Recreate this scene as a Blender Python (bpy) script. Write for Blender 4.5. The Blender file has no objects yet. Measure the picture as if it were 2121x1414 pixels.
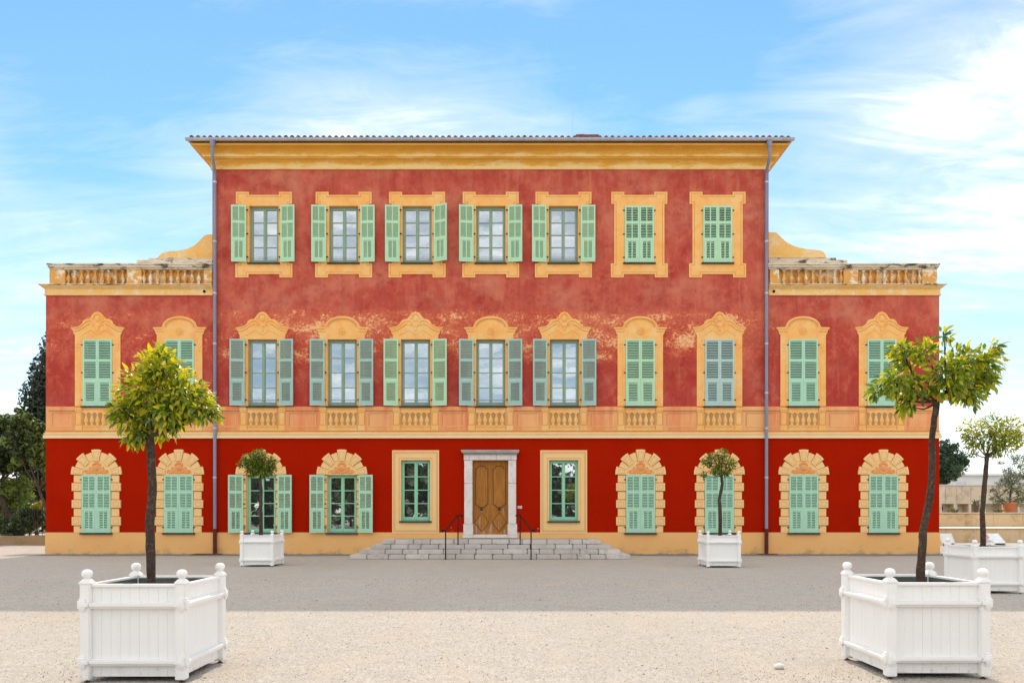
import bpy, bmesh, math, random
import numpy as np
from mathutils import Vector, Matrix
from mathutils.geometry import tessellate_polygon

random.seed(7)
RNG = np.random.default_rng(11)
S = bpy.context.scene
COL = S.collection
R = math.radians

# ------------------------------------------------------------------ camera
F = 1508.0            # focal length in pixels of the 2121 px wide photograph
D = 29.0              # camera to facade
EYE = 1.67
HX, HY = 1060.5, 1060.5
cam = bpy.data.cameras.new('camera')
cam.sensor_width = 36.0
cam.lens = F / 2121 * 36.0
cam.shift_y = (1060.5 - 707) / 2121
cam.clip_end = 3000
camo = bpy.data.objects.new('camera', cam)
camo.location = (0, -D, EYE)
camo.rotation_euler = (R(90), 0, 0)
COL.objects.link(camo)
S.camera = camo

# ------------------------------------------------------------------ light
SUN_EL, SUN_AZ = 45.5, 1.5        # behind the house, a little to the left
SKY_STRENGTH = 0.15
EXPOSURE = 0.92
S.view_settings.view_transform = 'Standard'
S.view_settings.look = 'None'
S.view_settings.gamma = 1.0
S.view_settings.use_curve_mapping = False
S.view_settings.exposure = EXPOSURE
sl = bpy.data.lights.new('sun', 'SUN')
sl.energy = 2.0
sl.angle = R(0.55)
sl.color = (1.0, 0.86, 0.69)
so = bpy.data.objects.new('sun', sl)
a, e = R(SUN_AZ), R(SUN_EL)
travel = Vector((math.sin(a) * math.cos(e), -math.cos(a) * math.cos(e), -math.sin(e)))
so.rotation_euler = travel.to_track_quat('-Z', 'Y').to_euler()
so.location = (0, 60, 60)
COL.objects.link(so)

W = bpy.data.worlds.new('World')
S.world = W
W.use_nodes = True


class NT:
    """small node tree helper"""
    def __init__(self, tree):
        self.t = tree
        self.n = tree.nodes
        self.l = tree.links

    def node(self, typ, **kw):
        nd = self.n.new(typ)
        for k, v in kw.items():
            if k.startswith('i_'):
                key = k[2:]
                key = int(key) if key.isdigit() else key.replace('_', ' ')
                self.put(nd.inputs[key], v)
            else:
                setattr(nd, k, v)
        return nd

    def put(self, sock, v):
        if hasattr(v, 'links') or hasattr(v, 'is_output'):
            self.l.new(v, sock)
        else:
            sock.default_value = v

    def math(self, op, a, b=None, c=None, clamp=False):
        nd = self.n.new('ShaderNodeMath')
        nd.operation = op
        nd.use_clamp = clamp
        for i, v in enumerate((a, b, c)):
            if v is not None:
                self.put(nd.inputs[i], v)
        return nd.outputs[0]

    def mapr(self, v, a, b, c=0.0, d=1.0, smooth=False):
        nd = self.n.new('ShaderNodeMapRange')
        nd.clamp = True
        if smooth:
            nd.interpolation_type = 'SMOOTHSTEP'
        self.put(nd.inputs['Value'], v)
        for k, x in (('From Min', a), ('From Max', b), ('To Min', c), ('To Max', d)):
            self.put(nd.inputs[k], x)
        return nd.outputs['Result']

    def mix(self, f, a, b, mode='MIX'):
        nd = self.n.new('ShaderNodeMix')
        nd.data_type = 'RGBA'
        nd.blend_type = mode
        self.put(nd.inputs[0], f)
        for i, v in ((6, a), (7, b)):
            if isinstance(v, tuple) and len(v) == 3:
                v = (*v, 1)
            self.put(nd.inputs[i], v)
        return nd.outputs[2]

    def noise(self, vec, scale, detail=4, rough=0.55, dist=0.0):
        nd = self.n.new('ShaderNodeTexNoise')
        self.put(nd.inputs['Vector'], vec)
        nd.inputs['Scale'].default_value = scale
        nd.inputs['Detail'].default_value = detail
        nd.inputs['Roughness'].default_value = rough
        nd.inputs['Distortion'].default_value = dist
        return nd.outputs['Fac']

    def scaled(self, vec, s, loc=(0, 0, 0)):
        nd = self.n.new('ShaderNodeMapping')
        self.put(nd.inputs['Vector'], vec)
        nd.inputs['Scale'].default_value = s
        nd.inputs['Location'].default_value = loc
        return nd.outputs[0]


def build_world():
    t = NT(W.node_tree)
    t.n.clear()
    out = t.node('ShaderNodeOutputWorld')
    bg = t.node('ShaderNodeBackground')
    bg.inputs['Strength'].default_value = SKY_STRENGTH
    sky = t.node('ShaderNodeTexSky', sky_type='NISHITA')
    sky.sun_disc = False
    sky.sun_elevation = R(SUN_EL)
    sky.sun_rotation = R(-SUN_AZ)
    sky.air_density = 1.0
    sky.dust_density = 0.0
    sky.ozone_density = 2.5
    hs = t.node('ShaderNodeHueSaturation')
    hs.inputs['Saturation'].default_value = 1.10
    hs.inputs['Hue'].default_value = 0.484
    hs.inputs['Value'].default_value = 0.66
    t.l.new(sky.outputs[0], hs.inputs['Color'])
    tc = t.node('ShaderNodeTexCoord')
    d = tc.outputs['Generated']
    sp = t.node('ShaderNodeSeparateXYZ')
    t.l.new(d, sp.inputs[0])
    x, y, z = sp.outputs
    zz = t.math('ADD', t.math('MAXIMUM', z, 0.0), 0.16)
    cb = t.node('ShaderNodeCombineXYZ')
    t.l.new(t.math('DIVIDE', x, zz), cb.inputs[0])
    t.l.new(t.math('DIVIDE', y, zz), cb.inputs[1])
    p = t.scaled(cb.outputs[0], (1.0, 1.25, 1), (3.1, 0.4, 0.0))
    big = t.noise(p, 0.55, 3, 0.5, 0.3)
    fine = t.noise(t.scaled(p, (1, 1.5, 1), (5, 2, 1)), 1.9, 9, 0.62, 0.5)
    wisp = t.noise(t.scaled(p, (0.8, 2.2, 1), (1.4, 7, 2)), 3.4, 8, 0.65, 0.8)
    v = t.math('ADD', t.math('MULTIPLY', big, 0.52), t.math('MULTIPLY', fine, 0.38))
    v = t.math('ADD', v, t.math('MULTIPLY', wisp, 0.30))
    v = t.math('SUBTRACT', v, 0.03)
    # cloud thinned over the view, thickened in places, by direction (degrees: azimuth from +Y, elevation, widths)
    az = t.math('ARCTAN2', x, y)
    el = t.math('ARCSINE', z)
    v = t.math('ADD', v, 0.10)  # denser cloud all round, added so its bright unseen part fills the facade
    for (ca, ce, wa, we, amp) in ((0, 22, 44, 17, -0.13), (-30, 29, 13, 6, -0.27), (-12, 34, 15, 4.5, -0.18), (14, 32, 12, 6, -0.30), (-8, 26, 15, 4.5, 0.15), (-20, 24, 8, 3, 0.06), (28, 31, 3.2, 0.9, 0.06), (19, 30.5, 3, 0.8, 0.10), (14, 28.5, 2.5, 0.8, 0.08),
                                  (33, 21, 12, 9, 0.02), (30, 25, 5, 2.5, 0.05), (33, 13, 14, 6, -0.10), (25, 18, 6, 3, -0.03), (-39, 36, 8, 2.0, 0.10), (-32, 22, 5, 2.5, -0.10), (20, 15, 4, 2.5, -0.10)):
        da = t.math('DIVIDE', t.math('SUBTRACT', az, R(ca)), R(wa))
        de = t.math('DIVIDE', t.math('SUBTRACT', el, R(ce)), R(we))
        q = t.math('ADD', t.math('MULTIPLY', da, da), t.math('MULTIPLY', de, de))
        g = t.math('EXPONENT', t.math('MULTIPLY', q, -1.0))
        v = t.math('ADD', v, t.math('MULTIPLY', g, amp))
    m = t.mapr(v, 0.36, 0.90, 0.03, 0.96, False)
    low = t.mapr(z, 0.0, 0.40, 0.60, 0.0, True)       # haze towards the horizon
    m = t.math('MAXIMUM', m, low)
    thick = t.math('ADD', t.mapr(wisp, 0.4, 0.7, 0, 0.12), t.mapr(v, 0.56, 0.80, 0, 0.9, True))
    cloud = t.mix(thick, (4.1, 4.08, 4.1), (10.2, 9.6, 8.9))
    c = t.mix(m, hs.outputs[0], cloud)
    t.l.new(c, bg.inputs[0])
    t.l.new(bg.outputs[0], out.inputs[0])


build_world()

# ------------------------------------------------------------------ materials


def make_mat(name, cols, scale=1.0, stretch=(1, 1, 1), rough=0.85, bump=0.15, bscale=40.0, fine=0.12,
             lo=0.35, hi=0.65, spec=0.12, metal=0.0, extra=None, local=False):
    m = bpy.data.materials.new(name)
    m.use_nodes = True
    t = NT(m.node_tree)
    b = t.n['Principled BSDF']
    if local:
        pos = t.node('ShaderNodeTexCoord').outputs['Object']
    else:
        pos = t.node('ShaderNodeNewGeometry').outputs['Position']
    n1 = t.noise(t.scaled(pos, stretch), scale, 6, 0.6, 0.2)
    c = t.mix(t.mapr(n1, lo, hi), cols[0], cols[1])
    if len(cols) > 2:
        n3 = t.noise(t.scaled(pos, (1, 1, 1), (13, 5, 9)), scale * 2.7, 7, 0.65)
        c = t.mix(t.mapr(n3, 0.5, 0.72), c, cols[2])
    n2 = t.noise(pos, bscale, 3, 0.6)
    k = t.mapr(n2, 0.3, 0.7, 1 - fine, 1 + fine)
    gray = t.node('ShaderNodeCombineColor')
    for i in range(3):
        t.l.new(k, gray.inputs[i])
    c = t.mix(1.0, c, gray.outputs[0], 'MULTIPLY')
    if extra:
        c = extra(t, pos, c)
    t.l.new(c, b.inputs['Base Color'])
    b.inputs['Roughness'].default_value = rough
    b.inputs['Specular IOR Level'].default_value = spec
    b.inputs['Metallic'].default_value = metal
    if bump > 0:
        bn = t.node('ShaderNodeBump')
        bn.inputs['Strength'].default_value = bump
        bn.inputs['Distance'].default_value = 0.02
        t.l.new(n2, bn.inputs['Height'])
        t.l.new(bn.outputs[0], b.inputs['Normal'])
    return m


def sepz(t, pos):
    sp = t.node('ShaderNodeSeparateXYZ')
    t.l.new(pos, sp.inputs[0])
    return sp.outputs


def ex_upper(t, pos, c):
    x, y, z = sepz(t, pos)
    zn = t.math('ADD', z, t.math('MULTIPLY', t.noise(pos, 0.5, 4, 0.6), 1.6))
    c = t.mix(t.mapr(zn, 10.6, 9.0, 0, 0.72, True), c, (0.40, 0.038, 0.030))
    # vertical rain streaks and darker pigment patches
    st = t.noise(t.scaled(pos, (1.6, 1, 0.16)), 1.5, 7, 0.66, 0.3)
    c = t.mix(t.mapr(st, 0.50, 0.74, 0, 0.60), c, (0.31, 0.040, 0.034))
    st2 = t.noise(t.scaled(pos, (2.6, 1, 0.22), (7, 3, 1)), 1.1, 5, 0.6)
    c = t.mix(t.mapr(st2, 0.54, 0.76, 0, 0.50), c, (0.62, 0.215, 0.135))
    big = t.noise(t.scaled(pos, (0.8, 1, 1.0), (3, 8, 5)), 0.62, 6, 0.62, 0.4)
    c = t.mix(t.math('MULTIPLY', t.mapr(big, 0.48, 0.66, 0, 0.8), t.mapr(zn, 8.6, 10.4, 0.35, 1, True)), c, (0.55, 0.185, 0.115))
    mot = t.noise(t.scaled(pos, (1, 1, 0.8), (11, 2, 4)), 2.2, 8, 0.68, 0.3)
    c = t.mix(t.mapr(mot, 0.50, 0.70, 0, 0.55), c, (0.33, 0.040, 0.034))
    c = t.mix(t.mapr(mot, 0.47, 0.30, 0, 0.45), c, (0.64, 0.20, 0.12))
    pit = t.noise(t.scaled(pos, (1, 1, 0.8), (4, 1, 2)), 7.5, 8, 0.7)
    pitm = t.noise(pos, 0.33, 2, 0.5)
    c = t.mix(t.math('MULTIPLY', t.mapr(pit, 0.57, 0.64), t.mapr(pitm, 0.45, 0.65, 0, 0.6)), c, (0.26, 0.028, 0.026))
    # flaked paint, mostly around the heads of the first floor windows: patches of it, with soft worn edges
    fl = t.noise(t.scaled(pos, (1, 1, 1.2)), 8.0, 11, 0.82, 0.15)
    reg = t.noise(t.scaled(pos, (0.75, 1, 1.3), (2, 0, 5)), 1.15, 5, 0.62, 0.3)
    zm = t.math('MULTIPLY', t.mapr(z, 7.2, 8.15, 0.22, 1, True), t.mapr(z, 9.45, 9.95, 1, 0.0, True))
    xm = t.math('MULTIPLY', t.mapr(x, -11.7, -8.6, 0.55, 1, True), t.mapr(x, 8.6, 10.8, 1, 0.35, True))
    base = t.math('MULTIPLY', zm, xm)
    k = t.math('ADD', t.math('MULTIPLY', fl, 0.85), t.math('MULTIPLY', reg, 0.55))
    k = t.math('ADD', k, t.math('MULTIPLY', base, 0.125))
    c = t.mix(t.math('MULTIPLY', t.mapr(k, 0.735, 0.90, 0, 0.8), t.mapr(base, 0.15, 0.6)), c, (0.68, 0.17, 0.075))
    c = t.mix(t.math('MULTIPLY', t.mapr(k, 0.865, 0.895), t.mapr(base, 0.2, 0.5)), c, (0.80, 0.45, 0.22))
    # small chips anywhere
    ch = t.noise(pos, 11.0, 5, 0.7)
    c = t.mix(t.mapr(ch, 0.735, 0.76), c, (0.75, 0.48, 0.30))
    return c


def ex_lower(t, pos, c):
    x, y, z = sepz(t, pos)
    ch = t.noise(t.scaled(pos, (1.0, 1, 1.5)), 8.0, 7, 0.7)
    near = t.math('MULTIPLY', t.mapr(t.math('ABSOLUTE', t.math('ADD', x, 0.8)), 2.1, 3.6, 1, 0, True), t.mapr(z, 0.9, 2.4, 1, 0, True))
    k = t.math('ADD', ch, t.math('MULTIPLY', near, 0.105))
    return t.mix(t.mapr(k, 0.725, 0.75), c, (0.72, 0.55, 0.46))


def ex_dado(t, pos, c):
    st = t.noise(t.scaled(pos, (2.4, 1, 0.22)), 1.3, 6, 0.66, 0.2)
    c = t.mix(t.mapr(st, 0.42, 0.66, 0, 0.9), c, (0.72, 0.20, 0.095))
    rg = t.noise(t.scaled(pos, (1, 1, 0.6), (9, 2, 1)), 0.6, 3, 0.5)
    return t.mix(t.mapr(rg, 0.46, 0.66, 0, 0.6), c, (0.80, 0.47, 0.20))


def ex_cornice(t, pos, c):
    x, y, z = sepz(t, pos)
    fl = t.noise(t.scaled(pos, (0.35, 1, 1.6)), 2.6, 9, 0.68, 0.2)
    h = t.mapr(z, 15.38, 15.62, 0.24, 0.0)
    h2 = t.math('MULTIPLY', t.mapr(z, 15.66, 15.70, 0, 1), t.mapr(z, 15.72, 15.84, 0.20, 0.0))
    k = t.math('ADD', fl, t.math('ADD', h, h2))
    c = t.mix(t.mapr(k, 0.56, 0.72, 0, 0.9), c, (0.84, 0.61, 0.27))
    w = t.noise(t.scaled(pos, (0.4, 1, 2.2), (3, 3, 3)), 4.0, 8, 0.7)
    return t.mix(t.mapr(t.math('ADD', w, t.math('MULTIPLY', t.math('ADD', h, h2), 0.4)), 0.66, 0.76, 0, 0.7), c, (0.82, 0.74, 0.60))


def ex_balus(t, pos, c):
    fl = t.noise(pos, 2.6, 9, 0.72, 0.3)
    c = t.mix(t.mapr(fl, 0.5, 0.56), c, (0.78, 0.66, 0.48))
    g = t.noise(t.scaled(pos, (1.5, 1, 0.9), (3, 7, 1)), 2.2, 8, 0.7)
    c = t.mix(t.mapr(g, 0.57, 0.72, 0, 0.85), c, (0.16, 0.12, 0.085))
    return c


def ex_cap(t, pos, c):
    g = t.noise(t.scaled(pos, (0.8, 1, 2.6)), 2.4, 9, 0.72, 0.3)
    return t.mix(t.mapr(g, 0.515, 0.60, 0, 0.92), c, (0.05, 0.045, 0.038))


def ex_ochre(t, pos, c):
    st = t.noise(t.scaled(pos, (1.2, 1, 0.5), (2, 5, 1)), 2.0, 6, 0.62)
    pl = t.noise(t.scaled(pos, (1, 1, 1.3), (6, 1, 2)), 1.1, 7, 0.66, 0.3)
    c = t.mix(t.mapr(pl, 0.48, 0.66, 0, 0.75), c, (0.82, 0.55, 0.25))
    return t.mix(t.mapr(st, 0.5, 0.74, 0, 0.6), c, (0.76, 0.32, 0.11))


def ex_white(t, pos, c):
    st = t.noise(t.scaled(pos, (9, 9, 0.6)), 1.3, 6, 0.7)
    c = t.mix(t.mapr(st, 0.56, 0.80, 0, 0.10), c, (0.60, 0.57, 0.50))
    x, y, z = sepz(t, pos)
    d = t.noise(pos, 9.0, 6, 0.7)
    k = t.math('MULTIPLY', t.mapr(d, 0.52, 0.66), t.mapr(z, 0.0, 0.2, 0.6, 0.0))
    c = t.mix(k, c, (0.36, 0.30, 0.22))
    cr = t.noise(t.scaled(pos, (1, 1, 0.35)), 26.0, 5, 0.7)
    return t.mix(t.mapr(cr, 0.73, 0.76, 0, 0.6), c, (0.42, 0.34, 0.26))


def ex_door(t, pos, c):
    x, y, z = sepz(t, pos)
    gr = t.noise(t.scaled(pos, (14, 14, 0.9)), 1.6, 8, 0.66, 0.3)
    c = t.mix(t.mapr(gr, 0.4, 0.68, 0, 0.7), c, (0.17, 0.072, 0.018))
    w = t.noise(t.scaled(pos, (5, 5, 0.9), (1, 2, 6)), 1.7, 8, 0.7)
    k = t.math('ADD', w, t.mapr(z, 0.8, 2.3, 0.085, -0.06))
    c = t.mix(t.mapr(k, 0.59, 0.68, 0, 0.85), c, (0.42, 0.40, 0.37))
    return c


def ex_plinth(t, pos, c):
    x, y, z = sepz(t, pos)
    g = t.noise(t.scaled(pos, (0.8, 1, 1.4)), 2.4, 7, 0.65)
    k = t.math('ADD', g, t.mapr(z, 0.0, 0.55, 0.16, -0.06))
    c = t.mix(t.mapr(k, 0.60, 0.78, 0, 0.7), c, (0.40, 0.27, 0.13))
    return t.mix(t.math('MULTIPLY', t.mapr(z, 0.0, 0.05, 1, 0), t.mapr(g, 0.42, 0.55)), c, (0.12, 0.10, 0.05))


def ex_stepstone(t, pos, c):
    rnd = t.node('ShaderNodeObjectInfo').outputs['Random']
    c = t.mix(t.mapr(rnd, 0, 1, 0, 0.55), c, (0.40, 0.36, 0.33))
    g = t.noise(pos, 3.6, 8, 0.7, 0.2)
    c = t.mix(t.mapr(g, 0.55, 0.74, 0, 0.7), c, (0.23, 0.21, 0.18))
    return c


def ex_ground(t, pos, c):
    x, y, z = sepz(t, pos)
    n = t.noise(pos, 46.0, 4, 0.8)
    c = t.mix(t.mapr(n, 0.54, 0.66, 0, 0.72), c, (0.17, 0.145, 0.12))
    c = t.mix(t.mapr(n, 0.45, 0.34, 0, 0.65), c, (0.72, 0.67, 0.60))
    g = t.noise(t.scaled(pos, (1, 0.5, 1), (3, 3, 3)), 17.0, 7, 0.85)
    c = t.mix(t.mapr(g, 0.50, 0.66, 0, 0.62), c, (0.25, 0.215, 0.18))
    c = t.mix(t.mapr(g, 0.47, 0.33, 0, 0.6), c, (0.67, 0.635, 0.58))
    p = t.noise(t.scaled(pos, (1, 0.55, 1)), 0.9, 6, 0.65, 0.4)
    c = t.mix(t.mapr(p, 0.52, 0.72, 0, 0.5), c, (0.52, 0.43, 0.33))
    p2 = t.noise(t.scaled(pos, (0.7, 0.5, 1), (8, 1, 1)), 0.35, 4, 0.6)
    c = t.mix(t.mapr(p2, 0.54, 0.74, 0, 0.4), c, (0.37, 0.32, 0.26))
    return c


M = {}
M['upper'] = make_mat('weathered_red_plaster', [(0.45, 0.066, 0.045), (0.54, 0.130, 0.082), (0.37, 0.042, 0.033)], 0.55, rough=0.92, bump=0.22, bscale=28, fine=0.09, lo=0.3, hi=0.7, extra=ex_upper)
M['lower'] = make_mat('fresh_red_plaster', [(0.345, 0.0100, 0.0012), (0.375, 0.0125, 0.0016)], 0.7, rough=1.0, bump=0.12, bscale=45, fine=0.05, extra=ex_lower, spec=0.02)
M['dado'] = make_mat('pinkish_ochre_plaster', [(0.80, 0.40, 0.17), (0.76, 0.32, 0.14)], 0.8, rough=0.92, bump=0.15, bscale=32, fine=0.05, extra=ex_dado)
M['ochre'] = make_mat('orange_ochre_plaster', [(0.85, 0.43, 0.125), (0.85, 0.48, 0.165), (0.83, 0.375, 0.105)], 1.4, rough=0.9, bump=0.15, bscale=36, fine=0.05, extra=ex_ochre)
M['ochre_line'] = make_mat('brown_ochre_paint', [(0.50, 0.235, 0.085), (0.55, 0.28, 0.11)], 2.0, rough=0.9, bump=0.1)
M['cream_line'] = make_mat('tan_line_paint', [(0.60, 0.36, 0.15), (0.64, 0.40, 0.18)], 2.0, rough=0.9, bump=0.1)
M['tan'] = make_mat('tan_painted_panel', [(0.40, 0.235, 0.095), (0.46, 0.28, 0.12)], 2.0, rough=0.9, bump=0.12)
M['cream'] = make_mat('cream_plaster', [(0.84, 0.53, 0.23), (0.84, 0.56, 0.26)], 1.1, rough=0.9, bump=0.12, bscale=42, fine=0.04)
M['cream_pale'] = make_mat('pale_cream_plaster', [(0.82, 0.62, 0.36), (0.80, 0.58, 0.32)], 1.1, rough=0.9, bump=0.12, bscale=42, fine=0.04)
M['plinth'] = make_mat('cream_plinth_plaster', [(0.80, 0.43, 0.16), (0.80, 0.46, 0.18)], 1.0, rough=0.92, bump=0.15, bscale=38, fine=0.05, extra=ex_plinth)
M['cornice'] = make_mat('peeling_yellow_cornice', [(0.74, 0.39, 0.065), (0.68, 0.33, 0.05)], 1.0, (0.6, 1, 2), rough=0.92, bump=0.2, bscale=30, extra=ex_cornice)
M['ledge'] = make_mat('yellow_ledge_plaster', [(0.80, 0.46, 0.12), (0.80, 0.56, 0.24), (0.78, 0.68, 0.52)], 0.9, (0.8, 1, 2), rough=0.92, bump=0.2, bscale=30)
M['balus'] = make_mat('stained_yellow_stone', [(0.72, 0.38, 0.11), (0.62, 0.31, 0.085)], 1.3, rough=0.92, bump=0.3, bscale=26, extra=ex_balus)
M['cap'] = make_mat('lichen_black_stone', [(0.72, 0.64, 0.52), (0.60, 0.48, 0.33)], 1.2, (1, 1, 3), rough=0.95, bump=0.4, bscale=22, extra=ex_cap)
M['rust_orn'] = make_mat('terracotta_relief_paint', [(0.72, 0.29, 0.10), (0.76, 0.36, 0.14)], 3.0, rough=0.9, bump=0.15)
M['shut_mint'] = make_mat('mint_green_paint', [(0.43, 0.69, 0.51), (0.40, 0.65, 0.48)], 3.0, rough=0.5, bump=0.05, bscale=30, fine=0.05)
M['shut_green'] = make_mat('leaf_green_paint', [(0.46, 0.70, 0.48), (0.43, 0.66, 0.45)], 3.0, rough=0.5, bump=0.05, bscale=30, fine=0.05)
M['shut_grey'] = make_mat('grey_green_paint', [(0.38, 0.55, 0.50), (0.35, 0.51, 0.46)], 3.0, rough=0.55, bump=0.05, bscale=30, fine=0.06)
M['shut_pale'] = make_mat('pale_blue_green_paint', [(0.45, 0.60, 0.55), (0.42, 0.57, 0.52)], 3.0, rough=0.55, bump=0.05, bscale=30, fine=0.06)
M['sash_dull'] = make_mat('dull_green_window_paint', [(0.28, 0.39, 0.29), (0.25, 0.35, 0.26)], 3.0, rough=0.55, bump=0.04)
M['sash_mint'] = make_mat('mint_window_paint', [(0.31, 0.62, 0.42), (0.29, 0.59, 0.40)], 3.0, rough=0.5, bump=0.04)
M['sill'] = make_mat('dark_slate_sill', [(0.045, 0.045, 0.047), (0.07, 0.068, 0.065)], 4.0, rough=0.7)
M['iron'] = make_mat('black_iron', [(0.008, 0.008, 0.009), (0.012, 0.012, 0.012)], 5.0, rough=0.6, bump=0.05, spec=0.15)
M['zinc'] = make_mat('zinc_grey_metal', [(0.52, 0.54, 0.60), (0.42, 0.44, 0.51)], 1.6, rough=0.5, bump=0.05, metal=0.25)
M['zinc_pipe'] = make_mat('blue_grey_pipe_paint', [(0.20, 0.225, 0.32), (0.26, 0.28, 0.36)], 1.2, (1, 1, .4), rough=0.55, bump=0.05)
M['castiron'] = make_mat('rust_red_cast_iron', [(0.10, 0.022, 0.016), (0.14, 0.03, 0.02)], 4.0, rough=0.6)
M['tile'] = make_mat('roof_tile', [(0.30, 0.16, 0.10), (0.22, 0.13, 0.095), (0.40, 0.30, 0.22)], 2.2, rough=0.9, bump=0.3)
M['brick'] = make_mat('red_brick_chimney', [(0.36, 0.13, 0.09), (0.28, 0.10, 0.07)], 6.0, rough=0.9)
M['doorstone'] = make_mat('pale_pink_marble', [(0.70, 0.62, 0.58), (0.76, 0.71, 0.68), (0.62, 0.50, 0.45)], 2.4, rough=0.7, bump=0.2, bscale=30, fine=0.07)
M['doorcap'] = make_mat('grey_weathered_stone', [(0.34, 0.33, 0.31), (0.45, 0.43, 0.40)], 3.0, rough=0.85, bump=0.25)
M['door'] = make_mat('worn_oak', [(0.42, 0.165, 0.03), (0.47, 0.20, 0.042)], 2.0, (1, 1, 0.4), rough=0.6, bump=0.2, bscale=50, extra=ex_door)
M['doordark'] = make_mat('dark_oak_moulding', [(0.13, 0.055, 0.018), (0.17, 0.075, 0.024)], 3.0, rough=0.6)
M['brass'] = make_mat('dark_bronze', [(0.08, 0.06, 0.045), (0.06, 0.045, 0.03)], 6.0, rough=0.4, metal=0.6)
M['stepstone'] = make_mat('grey_limestone_step', [(0.54, 0.50, 0.46), (0.64, 0.61, 0.57), (0.56, 0.47, 0.42)], 1.5, rough=0.88, bump=0.35, bscale=24, fine=0.1, extra=ex_stepstone)
M['stepgap'] = make_mat('dirty_mortar', [(0.07, 0.065, 0.055), (0.12, 0.11, 0.09)], 3.0, rough=0.95)
M['cobble'] = make_mat('grey_landing_gravel', [(0.30, 0.29, 0.27), (0.42, 0.40, 0.38)], 14.0, rough=0.95, bump=0.5, bscale=60, fine=0.25)
M['white'] = make_mat('white_planter_paint', [(0.88, 0.875, 0.86), (0.87, 0.862, 0.845)], 2.0, rough=0.5, bump=0.03, bscale=30, fine=0.012, extra=ex_white)
M['liner'] = make_mat('dark_metal_liner', [(0.09, 0.11, 0.10), (0.13, 0.14, 0.125)], 3.0, rough=0.6)
M['soil'] = make_mat('dark_soil', [(0.05, 0.036, 0.024), (0.08, 0.06, 0.04)], 12.0, rough=0.95, bump=0.8, bscale=60, fine=0.3)
M['bark'] = make_mat('brown_bark', [(0.085, 0.058, 0.042), (0.055, 0.038, 0.030), (0.16, 0.125, 0.10)], 9.0, (1, 1, 0.35), rough=0.95, bump=0.9, bscale=55, fine=0.25)
M['bark_grey'] = make_mat('grey_brown_bark', [(0.12, 0.09, 0.065), (0.07, 0.05, 0.04)], 5.0, (1, 1, 0.35), rough=0.95, bump=0.8, bscale=30, fine=0.25)
M['ground'] = make_mat('pale_gravel', [(0.46, 0.425, 0.38), (0.41, 0.375, 0.335)], 3.0, rough=0.95, bump=1.0, bscale=38, fine=0.20, extra=ex_ground)
M['asphalt'] = make_mat('grey_pavement', [(0.24, 0.235, 0.225), (0.20, 0.195, 0.19)], 3.0, rough=0.95, bump=0.4, bscale=80, fine=0.15)
M['pebble_a'] = make_mat('pale_pebble', [(0.50, 0.45, 0.38), (0.58, 0.53, 0.47)], 6.0, rough=0.9)
M['pebble_b'] = make_mat('dark_pebble', [(0.18, 0.155, 0.13), (0.28, 0.24, 0.20)], 6.0, rough=0.9)
M['white_stone'] = make_mat('white_limestone_cobble', [(0.66, 0.62, 0.56), (0.72, 0.69, 0.64)], 20.0, rough=0.8)
M['terrace'] = make_mat('stained_beige_concrete', [(0.62, 0.47, 0.29), (0.56, 0.40, 0.23), (0.42, 0.27, 0.13)], 0.55, (1, 1, 0.45), rough=0.92, bump=0.2)
M['terrace_up'] = make_mat('beige_board_concrete', [(0.56, 0.47, 0.35), (0.62, 0.53, 0.41), (0.40, 0.31, 0.22)], 0.5, (2.0, 1, 0.2), rough=0.92, bump=0.2)
M['farwhite'] = make_mat('pale_grey_render', [(0.62, 0.62, 0.60), (0.55, 0.55, 0.54)], 0.3, rough=0.9)
M['ledgewhite'] = make_mat('white_stone_coping', [(0.74, 0.69, 0.60), (0.68, 0.62, 0.53)], 1.0, rough=0.9)
M['kerb'] = make_mat('rough_tan_masonry', [(0.36, 0.25, 0.14), (0.28, 0.19, 0.105)], 1.6, rough=0.95, bump=0.5, bscale=14)
M['pot'] = make_mat('terracotta', [(0.56, 0.20, 0.085), (0.50, 0.17, 0.07)], 3.0, rough=0.85)
M['panel_print'] = make_mat('pale_print_panel', [(0.62, 0.70, 0.76), (0.80, 0.80, 0.78)], 6.0, rough=0.3, bump=0)
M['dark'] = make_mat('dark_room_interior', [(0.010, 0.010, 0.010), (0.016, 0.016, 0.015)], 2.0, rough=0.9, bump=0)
M['rustgrate'] = make_mat('rusty_iron_grate', [(0.11, 0.05, 0.03), (0.15, 0.08, 0.055)], 8.0, rough=0.8)


def glass_mat(name, refl, tint):
    m = bpy.data.materials.new(name)
    m.use_nodes = True
    t = NT(m.node_tree)
    b = t.n['Principled BSDF']
    b.inputs['Base Color'].default_value = (*tint, 1)
    b.inputs['Roughness'].default_value = 0.04
    b.inputs['Specular IOR Level'].default_value = 0.5
    gl = t.node('ShaderNodeBsdfGlossy')
    gl.inputs['Roughness'].default_value = 0.015
    gl.inputs['Color'].default_value = (0.88, 0.95, 1.0, 1)
    pos = t.node('ShaderNodeNewGeometry').outputs['Position']
    n = t.noise(pos, 1.7, 2, 0.5)
    bn = t.node('ShaderNodeBump')
    bn.inputs['Strength'].default_value = 0.05
    bn.inputs['Distance'].default_value = 0.03
    t.l.new(n, bn.inputs['Height'])
    t.l.new(bn.outputs[0], gl.inputs['Normal'])
    mx = t.node('ShaderNodeMixShader')
    mx.inputs[0].default_value = refl
    t.l.new(b.outputs[0], mx.inputs[1])
    t.l.new(gl.outputs[0], mx.inputs[2])
    t.l.new(mx.outputs[0], t.n['Material Output'].inputs[0])
    return m


M['glass'] = glass_mat('window_glass', 0.40, (0.03, 0.034, 0.034))


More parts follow.
